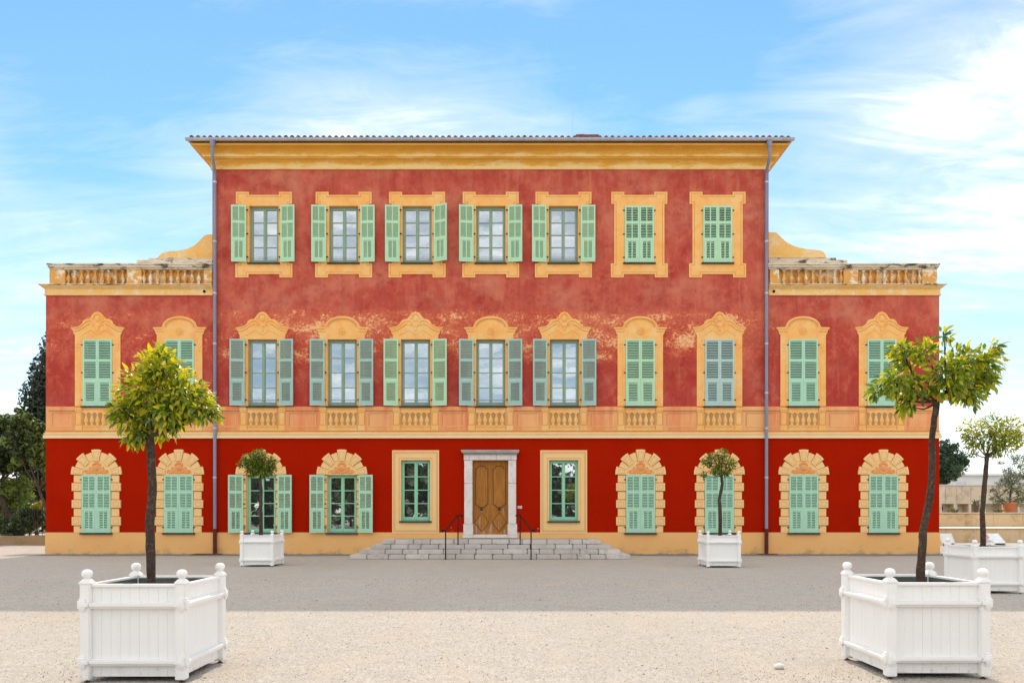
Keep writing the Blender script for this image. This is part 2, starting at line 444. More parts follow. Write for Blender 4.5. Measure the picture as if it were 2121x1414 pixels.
def leaf_mat(name, col, col2, trans=0.45, tcol=None, rough=0.35):
    m = bpy.data.materials.new(name)
    m.use_nodes = True
    t = NT(m.node_tree)
    b = t.n['Principled BSDF']
    pos = t.node('ShaderNodeNewGeometry').outputs['Position']
    n = t.noise(pos, 9.0, 3, 0.6)
    c = t.mix(t.mapr(n, 0.35, 0.65), col, col2)
    t.l.new(c, b.inputs['Base Color'])
    b.inputs['Roughness'].default_value = rough
    b.inputs['Specular IOR Level'].default_value = 0.5
    tr = t.node('ShaderNodeBsdfTranslucent')
    tr.inputs[0].default_value = (*(tcol or col2), 1)
    mx = t.node('ShaderNodeMixShader')
    mx.inputs[0].default_value = trans
    t.l.new(b.outputs[0], mx.inputs[1])
    t.l.new(tr.outputs[0], mx.inputs[2])
    t.l.new(mx.outputs[0], t.n['Material Output'].inputs[0])
    return m


M['leaf_y'] = leaf_mat('yellow_green_leaf', (0.34, 0.33, 0.02), (0.46, 0.42, 0.025), 0.5, (0.78, 0.70, 0.02))
M['leaf_m'] = leaf_mat('mid_green_leaf', (0.12, 0.20, 0.018), (0.19, 0.26, 0.02), 0.5, (0.46, 0.56, 0.02))
M['leaf_d'] = leaf_mat('dark_green_leaf', (0.045, 0.095, 0.016), (0.075, 0.135, 0.02), 0.4, (0.20, 0.32, 0.02))
M['fol_dark'] = leaf_mat('dark_evergreen_foliage', (0.022, 0.038, 0.016), (0.035, 0.055, 0.02), 0.2, (0.06, 0.10, 0.02), 0.5)
M['fol_mid'] = leaf_mat('green_foliage', (0.07, 0.11, 0.03), (0.10, 0.145, 0.035), 0.35, (0.24, 0.32, 0.06), 0.4)
M['fol_light'] = leaf_mat('sunny_green_foliage', (0.16, 0.22, 0.05), (0.22, 0.27, 0.06), 0.4, (0.42, 0.50, 0.08), 0.4)  # paler leaves, sunlit speckle of the foliage put into the colour
M['fol_yel'] = leaf_mat('yellow_foliage', (0.28, 0.24, 0.03), (0.34, 0.28, 0.03), 0.35, (0.5, 0.42, 0.03), 0.4)
M['cypress'] = leaf_mat('cypress_foliage', (0.018, 0.030, 0.018), (0.030, 0.045, 0.024), 0.12, (0.03, 0.05, 0.02), 0.6)
M['olive'] = leaf_mat('silver_olive_foliage', (0.13, 0.155, 0.105), (0.20, 0.215, 0.16), 0.25, (0.2, 0.24, 0.12), 0.5)
M['pine'] = leaf_mat('pine_foliage', (0.028, 0.06, 0.032), (0.045, 0.085, 0.04), 0.2, (0.06, 0.12, 0.04), 0.6)
M['grass'] = leaf_mat('short_grass', (0.12, 0.15, 0.03), (0.20, 0.20, 0.05), 0.3)

# ------------------------------------------------------------------ mesh helpers


class MB:
    def __init__(self):
        self.v = []
        self.f = []
        self.m = []

    def add(self, vs, fs, mi=0):
        o = len(self.v)
        self.v.extend(vs)
        for f in fs:
            self.f.append([i + o for i in f])
            self.m.append(mi)
        return self

    def box(self, x0, x1, y0, y1, z0, z1, mi=0):
        vs = [(x0, y0, z0), (x1, y0, z0), (x1, y1, z0), (x0, y1, z0), (x0, y0, z1), (x1, y0, z1), (x1, y1, z1), (x0, y1, z1)]
        return self.add(vs, [(0, 3, 2, 1), (4, 5, 6, 7), (0, 1, 5, 4), (1, 2, 6, 5), (2, 3, 7, 6), (3, 0, 4, 7)], mi)

    def prism(self, poly, y0, y1, mi=0):
        """poly: (x, z) outline, extruded from front y0 to back y1"""
        n = len(poly)
        area = sum(poly[i][0] * poly[(i + 1) % n][1] - poly[(i + 1) % n][0] * poly[i][1] for i in range(n))
        if area < 0:
            poly = poly[::-1]
        vs = [(p[0], y0, p[1]) for p in poly] + [(p[0], y1, p[1]) for p in poly]
        tris = tessellate_polygon([[Vector((p[0], p[1], 0)) for p in poly]])
        fs = []
        for a, b, c in tris:
            pa, pb, pc = poly[a], poly[b], poly[c]
            ar = (pb[0] - pa[0]) * (pc[1] - pa[1]) - (pc[0] - pa[0]) * (pb[1] - pa[1])
            if ar < 0:
                b, c = c, b
            fs.append((a, b, c))
            fs.append((a + n, c + n, b + n))
        for i in range(n):
            j = (i + 1) % n
            fs.append((i, i + n, j + n, j))
        return self.add(vs, fs, mi)

    def bevel_prism(self, poly, y0, y1, ins, mi=0):
        """outline with a sloped edge: full size at y1, inset towards the centroid at y0 (front)"""
        n = len(poly)
        cx = sum(p[0] for p in poly) / n
        cz = sum(p[1] for p in poly) / n
        r = sum(math.hypot(p[0] - cx, p[1] - cz) for p in poly) / n
        k = 1 - ins / r
        inn = [(cx + (p[0] - cx) * k, cz + (p[1] - cz) * k) for p in poly]
        vs = [(p[0], y1, p[1]) for p in poly] + [(p[0], y0, p[1]) for p in inn]
        fs = [tuple(range(n, 2 * n))] + [(i, (i + 1) % n, (i + 1) % n + n, i + n) for i in range(n)]
        return self.add(vs, fs, mi)

    def cells(self, xs, zs, filled, y, mi=0):
        """front sheet at y made of the filled cells of a grid"""
        xs = sorted(set(round(v, 4) for v in xs))
        zs = sorted(set(round(v, 4) for v in zs))
        for i in range(len(xs) - 1):
            for k in range(len(zs) - 1):
                if filled((xs[i] + xs[i + 1]) / 2, (zs[k] + zs[k + 1]) / 2):
                    self.add([(xs[i], y, zs[k]), (xs[i + 1], y, zs[k]), (xs[i + 1], y, zs[k + 1]), (xs[i], y, zs[k + 1])], [(0, 1, 2, 3)], mi)
        return self

    def tube(self, pts, rad, seg=8, mi=0, cap=True):
        pts = [Vector(p) for p in pts]
        n = len(pts)
        rads = rad if isinstance(rad, (list, tuple)) else [rad] * n
        up = Vector((0.13, 0.21, 0.97))
        base = len(self.v)
        prev = None
        for i, p in enumerate(pts):
            d = (pts[min(i + 1, n - 1)] - pts[max(i - 1, 0)]).normalized()
            if prev is None:
                u = d.cross(up)
                if u.length < 0.1:
                    u = d.cross(Vector((1, 0, 0)))
            else:
                u = prev - d * prev.dot(d)
            u.normalize()
            prev = u
            w = d.cross(u)
            for s in range(seg):
                a = 2 * math.pi * s / seg
                self.v.append(tuple(p + (u * math.cos(a) + w * math.sin(a)) * rads[i]))
        for i in range(n - 1):
            for s in range(seg):
                t = (s + 1) % seg
                self.f.append([base + i * seg + s, base + i * seg + t, base + (i + 1) * seg + t, base + (i + 1) * seg + s])
                self.m.append(mi)
        if cap:
            self.f.append([base + s for s in range(seg)][::-1])
            self.f.append([base + (n - 1) * seg + s for s in range(seg)])
            self.m += [mi, mi]
        return self

    def lathe(self, prof, seg=14, cx=0.0, cy=0.0, mi=0, sx=1.0, sy=1.0):
        base = len(self.v)
        for r, z in prof:
            for s in range(seg):
                a = 2 * math.pi * s / seg
                self.v.append((cx + r * math.cos(a) * sx, cy + r * math.sin(a) * sy, z))
        for i in range(len(prof) - 1):
            for s in range(seg):
                t = (s + 1) % seg
                self.f.append([base + i * seg + s, base + i * seg + t, base + (i + 1) * seg + t, base + (i + 1) * seg + s])
                self.m.append(mi)
        self.f.append([base + s for s in range(seg)][::-1])
        self.f.append([base + (len(prof) - 1) * seg + s for s in range(seg)])
        self.m += [mi, mi]
        return self

    def blob(self, cx, cy, cz, rx, ry, rz, mi=0, nu=8, nv=5):
        prof = []
        for i in range(nv + 1):
            a = -math.pi / 2 + math.pi * i / nv
            prof.append((max(math.cos(a), 0.03), math.sin(a)))
        base = len(self.v)
        for r, z in prof:
            for s in range(nu):
                a = 2 * math.pi * s / nu
                self.v.append((cx + r * math.cos(a) * rx, cy + r * math.sin(a) * ry, cz + z * rz))
        for i in range(nv):
            for s in range(nu):
                t = (s + 1) % nu
                self.f.append([base + i * nu + s, base + i * nu + t, base + (i + 1) * nu + t, base + (i + 1) * nu + s])
                self.m.append(mi)
        return self

    def mesh(self, name, mats, smooth=False, bevel=0.0, seg=2):
        me = bpy.data.meshes.new(name)
        me.from_pydata(self.v, [], self.f)
        for m in (mats if isinstance(mats, (list, tuple)) else [mats]):
            me.materials.append(m)
        if any(self.m):
            me.polygons.foreach_set('material_index', self.m)
        if bevel > 0:
            bm = bmesh.new()
            bm.from_mesh(me)
            bmesh.ops.bevel(bm, geom=list(bm.edges), offset=bevel, segments=seg, affect='EDGES', clamp_overlap=True)
            bm.to_mesh(me)
            bm.free()
        if smooth:
            me.polygons.foreach_set('use_smooth', [True] * len(me.polygons))
            me.set_sharp_from_angle(angle=R(40))
        me.update()
        return me


def put(name, me, parent=None, loc=(0, 0, 0), rot=(0, 0, 0), **props):
    o = bpy.data.objects.new(name, me)
    COL.objects.link(o)
    o.location = loc
    o.rotation_euler = rot
    if parent is not None:
        o.parent = parent
    for k, v in props.items():
        o[k] = v
    return o


def thing(name, label, cat, loc=(0, 0, 0), rotz=0.0, group=None, me=None):
    o = bpy.data.objects.new(name, me)
    COL.objects.link(o)
    o.location = loc
    o.rotation_euler = (0, 0, rotz)
    o['label'] = label
    o['category'] = cat
    if group:
        o['group'] = group
    return o


def copy_thing(src, loc, label, group=None):
    c = src.copy()
    COL.objects.link(c)
    c.location = loc
    c['label'] = label
    for ch in src.children:
        d = ch.copy()
        COL.objects.link(d)
        d.parent = c
        for g in ch.children:
            h = g.copy()
            COL.objects.link(h)
            h.parent = d
    return c


PX = 52.0      # pixels of the photograph per metre on the facade


def fx(px):
    return (px - HX) / PX


def fz(py):
    return EYE + (HY - py) / PX


def at(px, py, d):
    """point seen at a pixel at distance d from the camera"""
    return Vector(((px - HX) * d / F, d - D, EYE + (HY - py) * d / F))


# ------------------------------------------------------------------ ground
g = MB()
g.add([(-900, -500, 0), (900, -500, 0), (900, 1500, 0), (-900, 1500, 0)], [(0, 1, 2, 3)])
put('ground', g.mesh('ground', M['ground']), kind='structure')
# hard strip along the foot of the house: a chipped irregular front edge
g = MB()
xs = np.arange(-19.6, 18.2, 0.35)
vs, fs = [], []
for i, x in enumerate(xs):
    vs += [(x, -1.0 + 0.10 * math.sin(x * 1.7) + random.uniform(-.06, .06), 0.012), (x, 0.3, 0.012)]
for i in range(len(xs) - 1):
    fs.append((2 * i, 2 * i + 2, 2 * i + 3, 2 * i + 1))
g.add(vs, fs)
put('pavement', g.mesh('pavement', M['asphalt']), kind='structure')

# ------------------------------------------------------------------ villa
villa = thing('villa', 'long red villa with ochre window surrounds, green shutters and balustraded side wings', 'villa', (0, 0, 0))
XL, XR = fx(95), fx(1945.5)             # wing ends
ML, MR = fx(440), fx(1592)              # middle block
Z_PL = fz(1102)
Z_LOW = fz(905.5)
Z_DADO = fz(841.5)
Z_WING = fz(612)
Z_MAIN = fz(349)
BD = 13.0                               # depth of the house

HW = 30.3 / PX                          # half width of an opening
Z_G0, Z_G1 = fz(1103), fz(983)
Z_M0, Z_M1 = fz(841), fz(703)
Z_T0, Z_T1 = fz(544.5), fz(427)
Z_R0, Z_R1 = fz(1078.5), fz(952.5)

TOP = [(547, 1), (712, 1), (864, 1), (1016.5, 1), (1167, 1), (1324, 0), (1486, 0)]
MID = [(203, 0, 'A', 'mint'), (372.5, 0, 'B', 'mint'), (544, 1, 'A', 'grey'), (709, 1, 'B', 'grey'), (861, 1, 'A', 'green'),
       (1016.5, 1, 'B', 'grey'), (1169, 1, 'A', 'grey'), (1326, 0, 'B', 'green'), (1490, 0, 'A', 'pale'),
       (1663, 0, 'B', 'mint'), (1825.5, 0, 'A', 'mint')]
GND = [(200.5, 0), (371, 0), (541, 1), (708.5, 1), (1326.5, 0), (1489.5, 0), (1664, 0), (1829, 0)]
RECT = [861, 1167.5]
DOOR = (979, 1052.6, 953, 1106)

holes = []
for c, o in TOP:
    holes.append((fx(c) - HW, fx(c) + HW, Z_T0, Z_T1))
for c, o, k, s in MID:
    holes.append((fx(c) - HW, fx(c) + HW, Z_M0, Z_M1))
for c, o in GND:
    holes.append((fx(c) - HW, fx(c) + HW, Z_G0, Z_G1))
for c in RECT:
    holes.append((fx(c) - HW, fx(c) + HW, Z_R0, Z_R1))
holes.append((fx(DOOR[0]), fx(DOOR[1]), fz(DOOR[3]), fz(DOOR[2])))


def solid(x, z):
    return not any(h[0] < x < h[1] and h[2] < z < h[3] for h in holes)


def wall_zone(name, mat, z0, z1, x0=XL, x1=XR, split=None):
    m = MB()
    xs = [x0, x1]
    zs = [z0, z1]
    for h in holes:
        if h[3] > z0 and h[2] < z1:
            xs += [v for v in h[:2] if x0 < v < x1]
            zs += [v for v in h[2:] if z0 < v < z1]
    m.cells(xs, zs, solid, 0.0)
    # side and back walls
    m.add([(x0, 0, z0), (x0, 0, z1), (x0, BD, z1), (x0, BD, z0)], [(0, 1, 2, 3)])
    m.add([(x1, 0, z0), (x1, 0, z1), (x1, BD, z1), (x1, BD, z0)], [(3, 2, 1, 0)])
    m.add([(x0, BD, z0), (x1, BD, z0), (x1, BD, z1), (x0, BD, z1)], [(3, 2, 1, 0)])
    return put(name, m.mesh(name, mat), villa)


wall_zone('plinth', M['plinth'], -0.05, Z_PL, XL - 0.02, XR + 0.02).location.y = -0.02
wall_zone('wall', M['lower'], Z_PL, Z_LOW)['label'] = 'smooth deep red ground floor wall'
wall_zone('dado', M['dado'], Z_LOW, Z_DADO)
wall_zone('wall', M['upper'], Z_DADO, Z_WING)['label'] = 'weathered red first floor wall'
wall_zone('wall', M['upper'], Z_WING, Z_MAIN + 0.1, ML, MR)['label'] = 'weathered red top floor wall'
# plinth top bevel and black sheets standing in for the shade of unlit rooms
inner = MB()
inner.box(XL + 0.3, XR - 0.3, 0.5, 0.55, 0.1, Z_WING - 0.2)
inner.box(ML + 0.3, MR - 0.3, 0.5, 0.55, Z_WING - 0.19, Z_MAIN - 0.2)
put('dark_backing', inner.mesh('dark_backing', M['dark']), villa)

# band of mouldings between the floors
b = MB()
for (ya, yb, pr, mi) in ((907.5, 901.0, 0.075, 1), (901.0, 899.3, 0.035, 0), (899.3, 896.8, 0.06, 1), (896.8, 893.2, 0.02, 0), (893.2, 891.8, 0.035, 2)):
    b.box(XL - pr, XR + pr, -pr, 0.05, fz(ya), fz(yb), mi)
put('string_course', b.mesh('string_course', [M['ochre'], M['cream_pale'], M['ochre_line']]), villa)
b = MB()
for i in range(len(MID) + 1):
    xa = XL + 0.12 if i == 0 else fx(MID[i - 1][0] + 47.5)
    xb = XR - 0.12 if i == len(MID) else fx(MID[i][0] - 47.5)
    b = MB()
    b.box(xa, xb, -0.028, 0.01, fz(849.5), fz(842.5), 0)
    b.box(xa, xb, -0.034, 0.01, fz(850.6), fz(849.5), 1)
    put('dado_moulding', b.mesh('dado_moulding', [M['dado'], M['ochre_line']]), villa)
    i0, i1, j0, j1 = xa + 0.14, xb - 0.14, fz(884), fz(855)
    if i1 - i0 < 0.25:
        continue
    w = 0.028
    pnl = MB()
    pnl.box(i0 + w, i1 - w, -0.006, 0.005, j0 + w, j1 - w, 0)
    for (p, q, r_, s_, mi) in ((i0, i1, j1 - w, j1, 1), (i0, i1, j0, j0 + w, 2), (i0, i0 + w, j0 + w, j1 - w, 1), (i1 - w, i1, j0 + w, j1 - w, 2)):
        pnl.box(p, q, -0.012, 0.005, r_, s_, mi)
    put('dado_panel', pnl.mesh('dado_panel', [M['dado'], M['ochre_line'], M['ochre']]), villa)

# ---- shutters
LW, LT = 30.2 / PX, 0.022


def louvre_layout(kind, h):
    if kind == 'mid':
        rows = ((0.025, 0.30, 0.0), (0.336, 0.59, 0.0), (0.657, 0.93, 0.055))
        mull = False
    else:
        rows = ((0.03, 0.275, 0.0), (0.32, 0.57, 0.0), (0.635, 0.93, 0.075))
        mull = True
    out = []
    for a_, b_, ins in rows:
        za, zb = h * (1 - b_), h * (1 - a_)
        n = max(3, round((zb - za) / 0.0655))
        out.append((za, zb, n, ins))
    return out, mull


_cache = {}


def shutter_meshes(kind, h, mat, flip):
    key = (kind, round(h, 3), mat.name, flip)
    if key in _cache:
        return _cache[key]
    lay, mull = louvre_layout(kind, h)
    m = MB()
    st = 0.062
    m.box(0.003, st, -LT, LT, 0, h)
    m.box(LW - st, LW - 0.003, -LT, LT, 0, h)
    zs = [0.0]
    for za, zb, n, ins in lay[::-1]:
        zs += [za, zb]
    zs.append(h)
    for i in range(0, len(zs), 2):
        m.box(st, LW - st, -LT, LT, zs[i], zs[i + 1])
    slats = []
    for za, zb, n, ins in lay:
        if ins:
            m.box(st, st + ins, -LT, LT, za, zb)
            m.box(LW - st - ins, LW - st, -LT, LT, za, zb)
            # raised border of the lower hinged flap, on both faces
            for s in (-1, 1):
                y0, y1 = (-LT - 0.010, -LT) if s < 0 else (LT, LT + 0.010)
                x0, x1, z0, z1 = st - 0.005, LW - st + 0.005, za - 0.075, zb + 0.062
                bw = 0.022
                m.box(x0, x1, y0, y1, z1 - bw, z1)
                m.box(x0, x1, y0, y1, z0, z0 + bw)
                m.box(x0, x0 + bw, y0, y1, z0 + bw, z1 - bw)
                m.box(x1 - bw, x1, y0, y1, z0 + bw, z1 - bw)
        if mull:
            m.box(LW / 2 - 0.021, LW / 2 + 0.021, -LT + 0.002, LT - 0.002, za, zb)
        for i in range(n):
            z = za + (i + 0.5) * (zb - za) / n
            slats.append((z, ins))
    frame = m.mesh('shutter', mat)
    ang = R(-41 if flip else 41)
    sm = {}
    for ins in set(i for _, i in slats):
        q = MB()
        q.box(st + ins - 0.004, LW - st - ins + 0.004, -0.031, 0.031, -0.005, 0.005)
        sm[ins] = q.mesh('slat', mat)
    q = MB()
    ca, sa = math.cos(ang), math.sin(ang)
    for z, ins in slats:
        t = MB()
        t.box(st + ins - 0.004, LW - st - ins + 0.004, -0.031, 0.031, -0.005, 0.005)
        q.add([(x, y * ca - zz * sa, z + y * sa + zz * ca) for x, y, zz in t.v], t.f)
    joined = q.mesh('slats', mat)
    hg = MB()
    for f in (0.09, 0.5, 0.92):
        hg.box(-0.055, 0.012, -0.014, 0.014, h * f - 0.022, h * f + 0.022)
        hg.box(-0.075, -0.045, -0.010, 0.030, h * f - 0.014, h * f + 0.014)
    hinge = hg.mesh('hinges', M['iron'])
    hg = MB()
    for f in (0.09, 0.5, 0.92):
        hg.box(LW - 0.012, LW + 0.055, -0.014, 0.014, h * f - 0.022, h * f + 0.022)
        hg.box(LW + 0.045, LW + 0.075, -0.010, 0.030, h * f - 0.014, h * f + 0.014)
    hinge2 = hg.mesh('hinges', M['iron'])
    _cache[key] = (frame, slats, sm, joined, ang, hinge, hinge2)
    return _cache[key]


def shutter(kind, h, mat, loc, rz=0.0, flip=False, single=False, hinge_end=0):
    frame, slats, sm, joined, ang, hg, hg2 = shutter_meshes(kind, h, mat, flip)
    o = put('shutter', frame, villa, loc, (0, 0, rz))
    if single:
        for z, ins in slats:
            put('slat', sm[ins], o, (0, 0, z), (ang, 0, 0))
    else:
        put('slats', joined, o, kind='stuff')
    put('hinges', hg2 if hinge_end else hg, o)
    return o


def shutter_pair(kind, cx, z0, z1, mat, opened, single=False, angs=None):
    h = z1 - z0 - 0.015
    if not opened:
        shutter(kind, h, mat, (cx - LW, -0.036, z0 + 0.01), single=single)
        shutter(kind, h, mat, (cx, -0.036, z0 + 0.01), single=single, hinge_end=1)
    else:
        t1, t2 = angs or (random.uniform(4, 9), random.uniform(4, 9))
        # thrown back against the wall, outer edges standing a little off it
        shutter(kind, h, mat, (cx - 35.3 / PX, -0.085, z0 + 0.01), math.pi + R(t1), flip=False, single=single)
        shutter(kind, h, mat, (cx + 35.3 / PX, -0.085, z0 + 0.01), -R(t2), flip=True, single=single)


# ---- windows
_wcache = {}


def window(cx, z0, z1, mat, bar=True):
    h = z1 - z0
    key = (round(h, 3), mat.name)
    ww = HW
    fr = 0.055
    st = 0.075
    if key not in _wcache:
        m = MB()
        # outer frame
        m.box(-ww, -ww + fr, -0.03, 0.05, 0, h)
        m.box(ww - fr, ww, -0.03, 0.05, 0, h)
        m.box(-ww + fr, ww - fr, -0.03, 0.05, h - fr * 0.8, h)
        m.box(-ww + fr, ww - fr, -0.03, 0.05, 0, fr * 0.8)
        # casement stiles and rails
        zi0, zi1 = fr * 0.8, h - fr * 0.8
        panes = []
        for s in (-1, 1):
            xa, xb = (-ww + fr, -0.004) if s < 0 else (0.004, ww - fr)
            m.box(xa, xa + st * 0.8, -0.05, 0.02, zi0 + 0.004, zi1 - 0.004)
            m.box(xb - st * 0.8, xb, -0.05, 0.02, zi0 + 0.004, zi1 - 0.004)
            m.box(xa + st * 0.8, xb - st * 0.8, -0.05, 0.02, zi0 + 0.004, zi0 + 0.12)
            m.box(xa + st * 0.8, xb - st * 0.8, -0.05, 0.02, zi1 - 0.075, zi1 - 0.004)
            pz0, pz1 = zi0 + 0.12, zi1 - 0.075
            ph = (pz1 - pz0) / 4
            for k in range(1, 4):
                m.box(xa + st * 0.8, xb - st * 0.8, -0.042, 0.012, pz0 + k * ph - 0.016, pz0 + k * ph + 0.016)
            for k in range(4):
                panes.append(((xa + xb) / 2, pz0 + (k + 0.5) * ph, xb - xa - st * 1.6, ph - 0.03))
        m.box(-0.022, 0.022, -0.068, -0.05, zi0 + 0.01, zi1 - 0.01)      # cover strip
        fm = m.mesh('window', mat, bevel=0.0)
        px, pz, pw, ph_ = panes[0]
        q = MB()
        q.box(-pw / 2 - 0.004, pw / 2 + 0.004, -0.003, 0.003, -ph_ / 2 - 0.006, ph_ / 2 + 0.006)
        pm = q.mesh('pane', M['glass'])
        q = MB()
        q.tube([(-ww - 0.02, -0.12, 0.27), (ww + 0.02, -0.12, 0.27)], 0.010, 6)
        q.tube([(-ww - 0.02, -0.12, 0.17), (ww + 0.02, -0.12, 0.17)], 0.006, 6)
        bm_ = q.mesh('safety_bar', M['zinc'])
        _wcache[key] = (fm, panes, pm, bm_)
    fm, panes, pm, bm_ = _wcache[key]
    o = put('window', fm, villa, (cx, 0.17, z0))
    for x, z, w, hh in panes:
        put('pane', pm, o, (x, -0.012, z), (R(random.uniform(-0.35, 0.35)), 0, R(random.uniform(-0.5, 0.5))))
    if bar:
        put('safety_bar', bm_, o)
    return o


# ---- window surrounds


def reveal(m, hw, z0, z1, yf, yb=0.3, mi=0):
    """inner faces of an opening from the front plane yf to yb"""
    m.add([(-hw, yf, z0), (-hw, yb, z0), (-hw, yb, z1), (-hw, yf, z1)], [(0, 1, 2, 3)], mi)
    m.add([(hw, yf, z0), (hw, yb, z0), (hw, yb, z1), (hw, yf, z1)], [(3, 2, 1, 0)], mi)
    m.add([(-hw, yf, z1), (hw, yf, z1), (hw, yb, z1), (-hw, yb, z1)], [(0, 3, 2, 1)], mi)
    m.add([(-hw, yf, z0), (hw, yf, z0), (hw, yb, z0), (-hw, yb, z0)], [(0, 1, 2, 3)], mi)


def frame_line(m, outline, off, y0, y1, mi):
    """thin painted line following a closed outline of axis-parallel segments"""
    n = len(outline)
    for i in range(n):
        (xa, za), (xb, zb) = outline[i], outline[(i + 1) % n]
        if abs(xa - xb) < 1e-6:
            m.box(xa - off, xa + off, y0, y1, min(za, zb) - off, max(za, zb) + off, mi)
        else:
            m.box(min(xa, xb) + off, max(xa, xb) - off, y0, y1, za - off, za + off, mi)


def P(x, y, z0py):
    return (x / PX, (z0py - y) / PX)


def top_surround_mesh():
    y0 = 544.5
    m = MB()
    pc = lambda pts: [P(x, y, y0) for x, y in pts]
    hw = HW * PX
    head = pc([(-58, 398), (-31, 398), (-31, 404.5), (31, 404.5), (31, 398), (58, 398), (58, 423), (52, 423), (52, 427), (-52, 427), (-52, 423), (-58, 423)])
    m.prism(head, -0.030, 0.0)
    for s in (-1, 1):
        m.prism(pc([(s * hw, 427), (s * 52, 427), (s * 52, 545), (s * hw, 545)]), -0.030, 0.0)
    foot = pc([(-52, 545), (52, 545), (52, 546), (59, 546), (59, 575), (32, 575), (32, 568), (-32, 568), (-32, 575), (-59, 575), (-59, 546), (-52, 546)])
    m.prism(foot, -0.030, 0.0)
    reveal(m, HW, 0, P(0, 427, y0)[1], -0.030)
    lo = 0.006
    line = pc([(-54, 402), (-35, 402), (-35, 408.5), (35, 408.5), (35, 402), (54, 402), (54, 419.5), (48, 419.5), (48, 549.5), (55, 549.5), (55, 571),
               (36, 571), (36, 564), (-36, 564), (-36, 571), (-55, 571), (-55, 549.5), (-48, 549.5), (-48, 419.5), (-54, 419.5)])
    frame_line(m, line, 0.008, -0.034, -0.030, 1)
    return m.mesh('window_surround', [M['ochre'], M['ochre_line']])


def arc_pts(cx, cy, r, a0, a1, n):
    return [(cx + r * math.cos(R(a0 + (a1 - a0) * i / n)), cy - r * math.sin(R(a0 + (a1 - a0) * i / n))) for i in range(n + 1)]


def tube_px(m, pts, y0, yp, r, mi=0, seg=6):
    m.tube([(x / PX, yp, (y0 - y) / PX) for x, y in pts], r, seg, mi)


